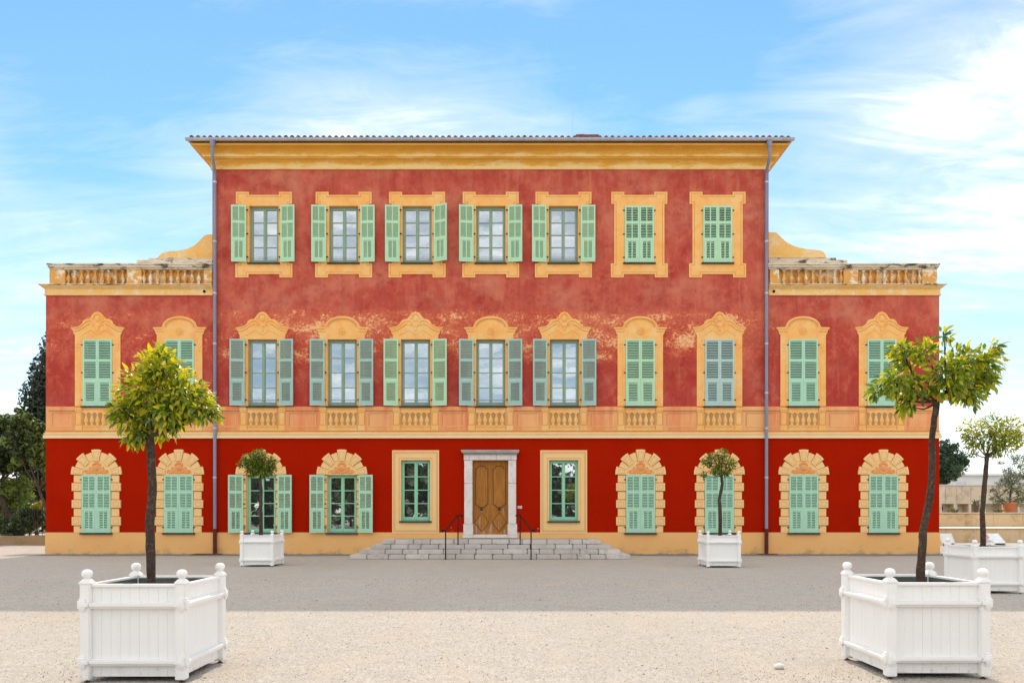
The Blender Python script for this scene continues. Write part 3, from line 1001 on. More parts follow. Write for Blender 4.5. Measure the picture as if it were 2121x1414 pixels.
def mid_surround_mesh(kind):
    y0 = 841.0
    hw = HW * PX
    m = MB()
    pc = lambda pts: [P(x, y, y0) for x, y in pts]
    for s in (-1, 1):
        m.prism(pc([(s * hw, 703), (s * 47, 703), (s * 47, 841), (s * hw, 841)]), -0.032, 0.0)
        tube_px(m, [(s * 36, 704), (s * 36, 840)], y0, -0.032, 0.010)
        # little hanging ornament on each leg
        for (ox, oy, rr) in ((40, 712, 2.4), (42.5, 718, 2.0), (38.5, 720, 2.0), (41, 726, 1.6)):
            m.blob(s * ox / PX, -0.034, (y0 - oy) / PX, rr / PX, 0.02, rr / PX * 1.2, 0, 6, 4)
    right = [(47, 703), (47, 694), (50, 690), (51, 685), (55, 681), (55, 678)]
    if kind == 'A':
        top = [(44, 677.2), (37, 674.5), (32, 670), (31, 666.5), (27, 662.5), (21, 660.5), (17, 661), (15.5, 657), (13, 656.5), (12, 652.5), (8.5, 651.5), (7, 647.5), (3, 647.5), (0, 645)]
    else:
        top = [(37, 677.6)]
        for i in range(1, 11):
            a_ = R(9 * i)
            top.append((35.5 * math.cos(a_) if i < 10 else 0.0, 676 - 21 * math.sin(a_)))
    r_side = right + top
    l_side = [(-x, y) for x, y in r_side[::-1]]
    m.prism(pc(r_side + l_side[1:]), -0.032, 0.0)
    yf = -0.036
    if kind == 'A':
        for s in (-1, 1):
            crv = [(s * x, y) for x, y in ((54, 680), (44, 679.5), (36, 676.5), (30, 671), (23, 665.5), (15, 663.5), (9, 666), (6.5, 670.5), (9, 674.5), (12.5, 672.5), (11.5, 669.5))]
            tube_px(m, crv, y0, yf, [0.024] * 5 + [0.026, 0.026, 0.024, 0.02, 0.016, 0.012], 0, 7)
            crv = [(s * x, y) for x, y in ((50, 687), (42, 686), (33, 681.5), (24, 675), (16, 671))]
            tube_px(m, crv, y0, yf + 0.004, 0.012, 1, 5)
        for i in range(9):
            a_ = R(10 + 20 * i)
            m.blob(10.5 * math.cos(a_) / PX, -0.040, (y0 - (661 - 12.0 * math.sin(a_))) / PX, 2.9 / PX, 0.028, 2.9 / PX, 0, 7, 4)
        m.blob(0, -0.042, (y0 - 660) / PX, 5.5 / PX, 0.035, 7 / PX, 0, 8, 5)
        m.blob(0, -0.040, (y0 - 674) / PX, 6.5 / PX, 0.03, 5 / PX, 0, 8, 5)
        m.blob(0, -0.038, (y0 - 682) / PX, 3.2 / PX, 0.025, 5 / PX, 0, 7, 5)
        tube_px(m, [(-34, 696), (-14, 684), (-6, 691), (0, 694), (6, 691), (14, 684), (34, 696)], y0, -0.033, 0.006, 1, 5)
    else:
        tube_px(m, [(-54, 680.5), (-36, 680.5)], y0, yf, 0.026, 0, 7)
        tube_px(m, [(36, 680.5), (54, 680.5)], y0, yf, 0.026, 0, 7)
        for rr, th, mi in ((33.5, 0.022, 0), (29.5, 0.010, 1), (27.5, 0.014, 0)):
            arc = [(rr * math.cos(R(a_)), 678 - 20 * rr / 34 * math.sin(R(a_))) for a_ in range(0, 181, 12)]
            tube_px(m, arc, y0, yf, th, mi, 6)
        tube_px(m, [(-50, 687), (-33, 687)], y0, -0.033, 0.010, 1, 5)
        tube_px(m, [(33, 687), (50, 687)], y0, -0.033, 0.010, 1, 5)
        ring = [(7.3 * math.cos(R(a_)), 686.5 - 7.3 * math.sin(R(a_))) for a_ in range(0, 361, 24)]
        tube_px(m, ring, y0, yf, 0.014, 0, 6)
        for i in range(6):
            m.blob(3.6 * math.cos(R(60 * i)) / PX, -0.038, (y0 - (686.5 - 3.6 * math.sin(R(60 * i)))) / PX, 2.1 / PX, 0.022, 2.1 / PX, 0, 6, 4)
        m.blob(0, -0.044, (y0 - 686.5) / PX, 1.8 / PX, 0.022, 1.8 / PX, 0, 6, 4)
    reveal(m, HW, 0, P(0, 703, y0)[1], -0.032)
    # apron below the sill: pedestals and the panel behind the small balusters
    m.box(-47 / PX, 47 / PX, -0.026, 0.0, P(0, 891.5, y0)[1], P(0, 843.5, y0)[1])
    for s in (-1, 1):
        xa, xb = sorted((s * 33.5 / PX, s * 46.5 / PX))
        z0_, z1_ = P(0, 880, y0)[1], P(0, 853, y0)[1]
        m.box(xa - 0.02, xb + 0.02, -0.046, -0.026, P(0, 849.5, y0)[1], P(0, 845, y0)[1])
        for (p, q, r_, t_, mi) in ((xa, xb, z1_ - 0.02, z1_, 1), (xa, xb, z0_, z0_ + 0.02, 1), (xa, xa + 0.02, z0_ + 0.02, z1_ - 0.02, 1), (xb - 0.02, xb, z0_ + 0.02, z1_ - 0.02, 1)):
            m.box(p, q, -0.031, -0.026, r_, t_, mi)
        m.box(s * 31.5 / PX - 0.012, s * 31.5 / PX + 0.012, -0.034, -0.026, P(0, 889, y0)[1], P(0, 847, y0)[1], 1)
    m.box(-30 / PX, 30 / PX, -0.030, -0.026, P(0, 881, y0)[1], P(0, 854.5, y0)[1], 2)
    m.box(-30.5 / PX, 30.5 / PX, -0.050, -0.026, P(0, 854.5, y0)[1], P(0, 851, y0)[1], 0)
    m.box(-30.5 / PX, 30.5 / PX, -0.044, -0.026, P(0, 884.5, y0)[1], P(0, 881, y0)[1], 0)
    return m.mesh('window_surround', [M['ochre'], M['ochre_line'], M['tan']])


BAL_PROF = [(0.85, 0.0), (0.85, 0.06), (0.55, 0.09), (0.48, 0.14), (0.8, 0.24), (1.0, 0.36), (0.92, 0.47), (0.55, 0.62), (0.36, 0.76), (0.36, 0.84), (0.62, 0.88), (0.62, 0.91), (0.9, 0.93), (0.9, 1.0)]


def small_baluster_mesh():
    m = MB()
    h = (881 - 854.5) / PX
    m.lathe([(r * 4.4 / PX, z * h) for r, z in BAL_PROF], 8, sy=0.55)
    return m.mesh('baluster', M['ochre'], smooth=True)


def sector(r0, r1, a0, a1, n=4):
    """outline in px relative to the arch centre, y up"""
    o = [(r1 * math.cos(R(a0 + (a1 - a0) * i / n)), r1 * math.sin(R(a0 + (a1 - a0) * i / n))) for i in range(n + 1)]
    i_ = [(r0 * math.cos(R(a1 + (a0 - a1) * i / n)), r0 * math.sin(R(a1 + (a0 - a1) * i / n))) for i in range(n + 1)]
    return o + i_


def stone_mesh(poly, proud, panel=None):
    """poly in px relative to (centre, opening bottom)"""
    m = MB()
    p = [(x / PX, z / PX) for x, z in poly]
    if proud:
        m.prism(p, -0.050, 0.0)
        m.bevel_prism(p, -0.062, -0.050, 0.02)
        if panel:
            q = [(x / PX, z / PX) for x, z in panel]
            n = len(q)
            for i in range(n):
                a_, b_ = Vector((q[i][0], -0.063, q[i][1])), Vector((q[(i + 1) % n][0], -0.063, q[(i + 1) % n][1]))
                m.tube([a_, b_], 0.007, 4, 1)
    else:
        m.bevel_prism(p, -0.034, 0.0, 0.012)
    return m.mesh('stone', [M['cream'], M['cream_line']])


def arch_parts():
    y0 = 1103.0
    spring = y0 - 983.0      # px height of the springing above the opening bottom
    stones = []
    hw = HW * PX + 0.3
    G = 0.55                 # joint
    rows = [(0, 15, 0), (15, 33.5, 1), (33.5, 51, 0), (51, 68.5, 1), (68.5, 86, 0), (86, 103.5, 1), (103.5, spring, 0)]
    for s in (-1, 1):
        for a_, b_, pr in rows:
            xo = 50.5 if pr else 47
            poly = [(s * hw, a_ + G), (s * xo, a_ + G), (s * xo, b_ - G), (s * hw, b_ - G)]
            pan = [(s * (hw + 5), a_ + 5), (s * (xo - 4), a_ + 5), (s * (xo - 4), b_ - 4.5), (s * (hw + 5), b_ - 4.5)] if pr else None
            stones.append(stone_mesh(poly, pr, pan))
    angs = [(0.3, 20, 1), (20, 37, 0), (37, 59.5, 1), (59.5, 78.5, 0), (78.5, 101.5, 1), (101.5, 120.5, 0), (120.5, 143, 1), (143, 160, 0), (160, 179.7, 1)]
    for a0, a1, pr in angs:
        r0, r1 = (28.5, 52.5) if pr else (30.0, 47.5)
        poly = [(x, z + spring) for x, z in sector(r0, r1, a0 + 0.55, a1 - 0.55)]
        pan = None
        if pr:
            pan = [(x, z + spring) for x, z in sector(r0 + 5, r1 - 5, a0 + 5.0, a1 - 5.0, 2)]
        stones.append(stone_mesh(poly, pr, pan))
    # tympanum, reveal and sill side
    m = MB()
    m.prism([(x / PX, z / PX) for x, z in [(r_ * math.cos(R(t_)), spring + 31 * math.sin(R(t_))) for r_, t_ in [(31, q) for q in range(0, 181, 10)]]], -0.018, 0.0)
    reveal(m, HW, 0, spring / PX, -0.030)
    tym = m.mesh('window_surround', M['cream'])
    # cartouche
    c = MB()
    z = lambda v: (spring + v) / PX
    c.blob(0, -0.03, z(14), 6.2 / PX, 0.035, 6.6 / PX, 0, 10, 6)
    c.blob(0, -0.02, z(13), 10 / PX, 0.02, 9.5 / PX, 0, 10, 5)
    for i in range(7):
        a_ = R(30 + 20 * i)
        c.blob(8.3 * math.cos(a_) / PX, -0.024, z(17 + 7.6 * math.sin(a_)), 2.6 / PX, 0.028, 2.6 / PX, 0, 7, 4)
    for s in (-1, 1):
        c.blob(s * 13 / PX, -0.02, z(9), 5.5 / PX, 0.024, 4.6 / PX, 0, 8, 4)
        c.blob(s * 13.5 / PX, -0.022, z(14.5), 3.0 / PX, 0.022, 2.6 / PX, 0, 7, 4)
        c.blob(s * 18 / PX, -0.02, z(6.2), 5.2 / PX, 0.024, 2.8 / PX, 0, 8, 4)
        c.tube([(s * q / PX, -0.028, z(w)) for q, w in ((9, 5), (15, 4.2), (20, 4.4), (23.2, 6.5), (22.6, 9.2), (20, 9.8), (18.6, 7.8))], [0.024, 0.028, 0.03, 0.03, 0.026, 0.022, 0.016], 6)
        c.blob(s * 5 / PX, -0.02, z(5.4), 5.5 / PX, 0.024, 3.0 / PX, 0, 8, 4)
    c.blob(0, -0.024, z(4.2), 3.2 / PX, 0.026, 2.6 / PX, 0, 7, 4)
    cart = c.mesh('cartouche', M['rust_orn'], smooth=True)
    return stones, tym, cart


def sill(cx, z0, hw=33.5, h=0.055):
    m = MB()
    m.box(-hw / PX, hw / PX, -0.10, 0.26, -h, 0.004)
    if 'sill' not in _cache:
        _cache['sill'] = m.mesh('sill', M['sill'])
    put('sill', _cache['sill'], villa, (cx, 0, z0 - 0.003))


ts = top_surround_mesh()
ms = {'A': mid_surround_mesh('A'), 'B': mid_surround_mesh('B')}
sb = small_baluster_mesh()
arch_stones, tym, cart = arch_parts()

for i, (c, o) in enumerate(TOP):
    cx = fx(c)
    put('window_surround', ts, villa, (cx, 0, Z_T0))
    sill(cx, Z_T0)
    shutter_pair('top', cx, Z_T0, Z_T1, M['shut_green'], o, angs=(5, 24) if i == 2 else None)
    if o:
        window(cx, Z_T0, Z_T1, M['sash_dull'])
for i, (c, o, k, s) in enumerate(MID):
    cx = fx(c)
    w = put('window_surround', ms[k], villa, (cx, 0, Z_M0))
    for q in range(5):
        put('baluster', sb, w, ((q - 2) * 11.8 / PX, -0.032, -(881 - 841) / PX))
    sill(cx, Z_M0)
    shutter_pair('mid', cx, Z_M0, Z_M1, M['shut_' + s], o, single=c in (1326, 1490, 1663, 1825.5))
    if o:
        window(cx, Z_M0, Z_M1, M['sash_dull'])
for i, (c, o) in enumerate(GND):
    cx = fx(c)
    w = put('window_surround', tym, villa, (cx, 0, Z_G0))
    for st in arch_stones:
        put('stone', st, w)
    put('cartouche', cart, w)
    sill(cx, Z_G0)
    shutter_pair('ground', cx, Z_G0, Z_G1, M['shut_mint'], o)
    if o:
        window(cx, Z_G0, Z_G1, M['sash_mint'], bar=False)

# plain rectangular surrounds beside the door
m = MB()
y0 = 1078.5
pc = lambda pts: [P(x, y, y0) for x, y in pts]
hw = HW * PX
m.prism(pc([(-48.5, 952.5), (-48.5, 932), (48.5, 932), (48.5, 952.5)]), -0.032, 0)
for s in (-1, 1):
    m.prism(pc([(s * hw, 952.5), (s * 48.5, 952.5), (s * 48.5, 1078.5), (s * hw, 1078.5)]), -0.032, 0)
m.prism(pc([(-48.5, 1078.5), (48.5, 1078.5), (48.5, 1104), (-48.5, 1104)]), -0.032, 0)
reveal(m, HW, 0, P(0, 952.5, y0)[1], -0.032)
frame_line(m, pc([(-45, 936), (45, 936), (45, 1100), (-45, 1100)]), 0.007, -0.037, -0.032, 1)
frame_line(m, pc([(-42.8, 938.5), (42.8, 938.5), (42.8, 1098), (-42.8, 1098)]), 0.005, -0.037, -0.032, 1)
frame_line(m, pc([(-34, 948.5), (34, 948.5), (34, 1081), (-34, 1081)]), 0.007, -0.037, -0.032, 1)
rs = m.mesh('window_surround', [M['cream'], M['ochre_line']])
for c in RECT:
    put('window_surround', rs, villa, (fx(c), 0, Z_R0))
    sill(fx(c), Z_R0)
    window(fx(c), Z_R0, Z_R1, M['sash_mint'], bar=False)

# ---- door and its stone case
dx0, dx1, dz0, dz1 = fx(DOOR[0]), fx(DOOR[1]), fz(DOOR[3]), fz(DOOR[2])
dc = (dx0 + dx1) / 2
case = MB()
case.box(fx(957), fx(1074.5), -0.30, 0.0, fz(938), fz(935.6))
case.box(fx(959), fx(1072.5), -0.24, 0.0, fz(940.0), fz(938))
case.box(fx(961), fx(1070.5), -0.19, 0.0, fz(941.8), fz(940.0))
case.box(fx(956), fx(1075.5), -0.31, 0.0, fz(935.6), fz(932.5))
cs = put('door_case', case.mesh('door_case', M['doorcap'], bevel=0.006), villa)


def case_stone(x0, x1, ya, yb, pr, bev=0.008):
    q = MB()
    q.box(x0, x1, -pr, 0.16, fz(ya), fz(yb))
    put('stone', q.mesh('stone', M['doorstone'], bevel=bev), cs)


for s, (xa, xb) in ((-1, (962, 978.8)), (1, (1052.8, 1069))):
    case_stone(fx(xa), fx(xb), 1000.3, 953.3, 0.13)
    case_stone(fx(xa), fx(xb), 1084.0, 1000.8, 0.13)
    if s < 0:
        case_stone(fx(960.2), fx(980), 1106.5, 1084.5, 0.17)
        case_stone(fx(958.8), fx(980), 1113.4, 1107.0, 0.21)
    else:
        case_stone(fx(1051.5), fx(1071), 1106.5, 1084.5, 0.17)
        case_stone(fx(1051.5), fx(1072.2), 1113.4, 1107.0, 0.21)
for xa, xb in ((961, 972.5), (972.9, 1028), (1028.4, 1058.5), (1058.9, 1070)):
    case_stone(fx(xa), fx(xb), 952.8, 942.0, 0.15)
q = MB()
q.box(fx(980.4), fx(1051.2), -0.19, 0.3, fz(1113.4), fz(1106.8))
put('threshold', q.mesh('threshold', M['doorstone'], bevel=0.012), villa)

for s in (-1, 1):
    xa, xb = (dx0 + 0.01, dc - 0.006) if s < 0 else (dc + 0.006, dx1 - 0.01)
    wl = xb - xa
    m = MB()
    m.box(0, wl, 0.0, 0.05, 0.0, dz1 - dz0)
    leaf = put('door', m.mesh('door', M['door']), villa, (xa, 0.10, dz0))
    # upper panel with scooped corners
    mm = 0.10
    zt, zb = (1106 - 964.5) / PX, (1106 - 1050) / PX
    nx = 0.10

    def scoop(k):
        return [(mm + k, zb + nx), (mm + nx * .8, zb + nx), (mm + nx, zb + nx * .5), (mm + nx * 1.3, zb + k), (wl - mm - nx * 1.3, zb + k), (wl - mm - nx, zb + nx * .5), (wl - mm - nx * .8, zb + nx), (wl - mm - k, zb + nx),
                (wl - mm - k, zt - nx), (wl - mm - nx * .8, zt - nx), (wl - mm - nx, zt - nx * .5), (wl - mm - nx * 1.3, zt - k), (mm + nx * 1.3, zt - k), (mm + nx, zt - nx * .5), (mm + nx * .8, zt - nx), (mm + k, zt - nx)]
    pn = MB()
    o = scoop(0.0)
    pn.bevel_prism(o, -0.012, 0.002, 0.02)
    put('door_panel', pn.mesh('door_panel', M['door']), leaf)
    ml = MB()
    ml.tube([(x, -0.010, z) for x, z in o + o[:1]], 0.016, 6)
    put('panel_moulding', ml.mesh('panel_moulding', M['doordark'], smooth=True), leaf)
    dm = MB()
    cz_ = (1106 - 1081) / PX
    dia = [(0.055, cz_), (wl / 2, cz_ + 20 / PX), (wl - 0.055, cz_), (wl / 2, cz_ - 20 / PX)]
    dm.bevel_prism(dia, -0.014, 0.001, 0.05)
    put('diamond_panel', dm.mesh('diamond_panel', M['door']), leaf)
    dm = MB()
    dm.tube([(x, -0.004, z) for x, z in dia + dia[:1]], 0.011, 4)
    put('panel_moulding', dm.mesh('panel_moulding', M['doordark']), leaf)
    kn = MB()
    kz = (1106 - 1054) / PX
    kx = wl / 2
    kn.lathe([(0.05, 0), (0.052, 0.012), (0.02, 0.02), (0.02, 0.05), (0.045, 0.06), (0.055, 0.085), (0.04, 0.11), (0.012, 0.118)], 12)
    put('knob', kn.mesh('knob', M['brass'], smooth=True), leaf, (kx, 0, kz), (R(90), 0, 0))
q = MB()
q.box(dc - 0.028, dc + 0.028, 0.085, 0.10, dz0 + 0.01, dz1 - 0.01)
put('door_cover_strip', q.mesh('door_cover_strip', M['door']), villa)
q = MB()
q.box(-0.09, 0.09, -0.03, 0, -0.055, 0.055)
q.box(-0.05, 0.05, -0.045, -0.03, -0.03, 0.03)
put('bell_plate', q.mesh('bell_plate', M['doorstone'], bevel=0.01), villa, (fx(1076.5), 0, fz(1050)))

# ---- main cornice, gutter and roof
prof = [(0.0, 15.30), (0.05, 15.30), (0.06, 15.345), (0.03, 15.36), (0.05, 15.44), (0.10, 15.53), (0.17, 15.60), (0.25, 15.645), (0.25, 15.68), (0.29, 15.69),
        (0.30, 15.735), (0.31, 15.80), (0.36, 15.88), (0.45, 15.94), (0.56, 15.975), (0.60, 15.98), (0.60, 16.06), (0.0, 16.12)]


def ring_sweep(m, prof, x0, x1, y0, y1, mi=0):
    base = len(m.v)
    for o, z in prof:
        m.v += [(x0 - o, y0 - o, z), (x1 + o, y0 - o, z), (x1 + o, y1 + o, z), (x0 - o, y1 + o, z)]
    for i in range(len(prof) - 1):
        for k in range(4):
            l = (k + 1) % 4
            m.f.append([base + i * 4 + k, base + i * 4 + l, base + (i + 1) * 4 + l, base + (i + 1) * 4 + k])
            m.m.append(mi)


m = MB()
ring_sweep(m, prof, ML, MR, 0, BD)
put('cornice', m.mesh('cornice', M['cornice']), villa)
ZE = 16.17                       # eave height
EO = 0.64                        # eave overhang
m = MB()
cxm, cym = (ML + MR) / 2, BD / 2
sl_ = math.tan(R(15))
rise = (BD / 2 + EO) * sl_
v0 = [(ML - EO, -EO, ZE), (MR + EO, -EO, ZE), (MR + EO, BD + EO, ZE), (ML - EO, BD + EO, ZE)]
ra, rb = (ML - EO + BD / 2 + EO, cym, ZE + rise), (MR + EO - BD / 2 - EO, cym, ZE + rise)
m.add(v0 + [ra, rb], [(0, 1, 5, 4), (1, 2, 5), (2, 3, 4, 5), (3, 0, 4), (3, 2, 1, 0)])
m.box(ML - EO, MR + EO, -EO, BD + EO, ZE - 0.05, ZE - 0.004)
roof = put('roof', m.mesh('roof', M['tile']), villa)
# one cover tile at the eave, laid along the slope
pitch = 0.2425


def tile_mesh(length, r0, r1, name='tile'):
    q = MB()
    seg = 8
    for yy, rr in ((0.0, r0), (length, r1)):
        for k in (0, 1):
            rad = rr - 0.016 * k
            for s in range(seg + 1):
                a_ = math.pi * s / seg
                q.v.append((rad * math.cos(a_), yy, rad * math.sin(a_)))
    n = seg + 1
    for s in range(seg):
        q.f += [[s, s + 1, 2 * n + s + 1, 2 * n + s], [n + s, 3 * n + s, 3 * n + s + 1, n + s + 1], [s, n + s, n + s + 1, s + 1]]
        q.m += [0, 0, 0]
    return q.mesh(name, M['tile'], smooth=True)


tm = tile_mesh(0.46, 0.094, 0.078)
n = int((MR - ML + 2 * EO) / pitch)
for i in range(n):
    x = ML - EO + 0.12 + i * (MR - ML + 2 * EO - 0.24) / (n - 1)
    put('tile', tm, roof, (x, -EO - 0.05 + random.uniform(-.015, .015), ZE + 0.040 + random.uniform(-.006, .008)), (R(15), R(random.uniform(-3, 3)), R(random.uniform(-1.5, 1.5))))
q = MB()
base_t = tile_mesh(0.46, 0.094, 0.078, 'tmp')
bv = [tuple(v.co) for v in base_t.vertices]
bf = [tuple(p.vertices) for p in base_t.polygons]
bpy.data.meshes.remove(base_t)
ca, sa = math.cos(R(15)), math.sin(R(15))
for i in range(n):
    x = ML - EO + 0.12 + i * (MR - ML + 2 * EO - 0.24) / (n - 1)
    edge = min(x - (ML - EO), MR + EO - x)
    k = 1
    while k * 0.40 * ca < min(edge, BD / 2 + EO) - 0.3 and k < 18:
        yy = k * 0.40
        q.add([(x + px_, -EO - 0.05 + (py_ + yy) * ca - pz_ * sa, ZE + 0.040 + (py_ + yy) * sa + pz_ * ca) for px_, py_, pz_ in bv], bf)
        k += 1
put('tiles', q.mesh('tiles', M['tile']), roof, kind='stuff')
# verge tiles running up the two side eaves, ends seen from below
q = MB()
k = 0
while -EO + 0.25 + k * pitch < BD + EO:
    yy = -EO + 0.12 + k * pitch
    for s in (-1, 1):
        xx = ML - EO - 0.05 if s < 0 else MR + EO + 0.05
        rot = Matrix.Rotation(R(-90 if s < 0 else 90), 4, 'Z') @ Matrix.Rotation(R(15), 4, 'X')
        q.add([tuple(rot @ Vector(v) + Vector((xx, yy, ZE + 0.012))) for v in bv], bf)
    k += 1
put('tiles', q.mesh('tiles', M['tile']), roof, kind='stuff')
# brick chimney just showing over the ridge of the eave
q = MB()
cz0 = 17.2
q.box(-0.45, 0.45, -0.3, 0.3, -0.5, 0.72)
q.box(-0.52, 0.52, -0.37, 0.37, 0.72, 0.80)
q.box(-0.40, -0.1, -0.2, 0.2, 0.80, 0.90)
q.box(0.08, 0.40, -0.2, 0.2, 0.80, 0.88)
put('chimney', q.mesh('chimney', M['brick'], bevel=0.01), roof, (fx(1215) * 1.138, 4.0, 17.80))
q = MB()
q.tube([(0, 0, 0), (0, 0, 3.9)], 0.008, 5)
put('antenna', q.mesh('antenna', M['zinc']), roof, (fx(1185.5) * 1.14, 4.0, 17.15))

# gutter: half round, with clips
gm = MB()


def gutter_run(m, p0, p1, r=0.085):
    p0, p1 = Vector(p0), Vector(p1)
    d = (p1 - p0).normalized()
    o = Vector((d.y, -d.x, 0))
    base = len(m.v)
    seg = 7
    for p in (p0, p1):
        for s in range(seg + 1):
            a_ = math.pi * s / seg
            m.v.append(tuple(p + o * (math.cos(a_) * r) + Vector((0, 0, -math.sin(a_) * r))))
    nn = seg + 1
    for s in range(seg):
        m.f.append([base + s, base + s + 1, base + nn + s + 1, base + nn + s])
        m.m.append(0)
    m.tube([p0 + o * r, p1 + o * r], 0.014, 6)


GE = EO + 0.05
zg = ZE + 0.015
gutter_run(gm, (ML - GE - 0.06, -GE, zg), (MR + GE + 0.06, -GE, zg))
gutter_run(gm, (MR + GE, -GE - 0.06, zg), (MR + GE, BD + GE, zg), 0.06)
gutter_run(gm, (ML - GE, BD + GE, zg), (ML - GE, -GE - 0.06, zg), 0.06)
gut = put('gutter', gm.mesh('gutter', M['zinc'], smooth=True), villa)
q = MB()
x = ML - GE + 0.3
while x < MR + GE:
    pts = [(x, -GE - 0.09 * math.cos(R(a_)), zg + 0.012 - 0.09 * math.sin(R(a_))) for a_ in range(-4, 185, 27)]
    q.tube(pts, 0.012, 5)
    x += 0.495
put('gutter_clips', q.mesh('gutter_clips', M['farwhite']), gut)

# downpipes
for xo, xw in ((fx(440), fx(447.5)), (fx(1594), fx(1585.5))):
    xt = xo * 28.31 / 29
    q = MB()
    zt = Z_MAIN
    q.lathe([(0.085, 15.86), (0.10, 15.98), (0.11, 16.06), (0.10, 16.09)], 10, xt, -GE + 0.01)
    q.tube([(xt, -GE, 15.98), (xt, -GE, 15.52), (xt + (xw - xt) * .1, -GE + 0.06, 15.44), (xt + (xw - xt) * .9, -0.17, 15.14), (xw, -0.115, 15.06), (xw, -0.115, 14.9)], 0.062, 10)
    q.tube([(xw, -0.115, 14.95), (xw, -0.115, 0.9)], 0.062, 12)
    pipe = put('downpipe', q.mesh('downpipe', M['zinc_pipe'], smooth=True), villa)
    q = MB()
    q.tube([(xw, -0.115, 1.02), (xw, -0.115, 0.98)], 0.09, 12)
    q.tube([(xw, -0.115, 0.98), (xw, -0.115, 0.02)], 0.075, 12)
    put('pipe_foot', q.mesh('pipe_foot', M['castiron'], smooth=True), pipe)
    q = MB()
    q.tube([(0, 0, -0.035), (0, 0, 0.035)], 0.073, 12)
    q.box(-0.02, 0.02, 0.06, 0.115, -0.02, 0.02)
    cm = q.mesh('pipe_clip', M['zinc'])
    for zc in (14.75, 12.4, 10.35, 8.35, 6.4, 5.0, 3.05):
        put('pipe_clip', cm, pipe, (xw, -0.115, zc))
    q = MB()
    q.box(-0.55, 0.55, -0.26, 0.26, 0.0, 0.022)
    for k in range(9):
        q.box(-0.50 + k * 0.115, -0.42 + k * 0.115, -0.22, 0.22, 0.022, 0.03)
    lab = 'rusty drain grate in the ground under the left downpipe of the red villa' if xo < 0 else 'rusty drain grate in the ground under the right downpipe of the red villa'
    thing('drain_grate', lab, 'drain grate', (xw - 0.2 if xo < 0 else xw - 0.05, -0.42, 0.013), 0, 'drain grates along the wall', q.mesh('drain_grate', M['rustgrate'])).scale = (1, 1, 1) if xo < 0 else (0.6, 0.7, 1)

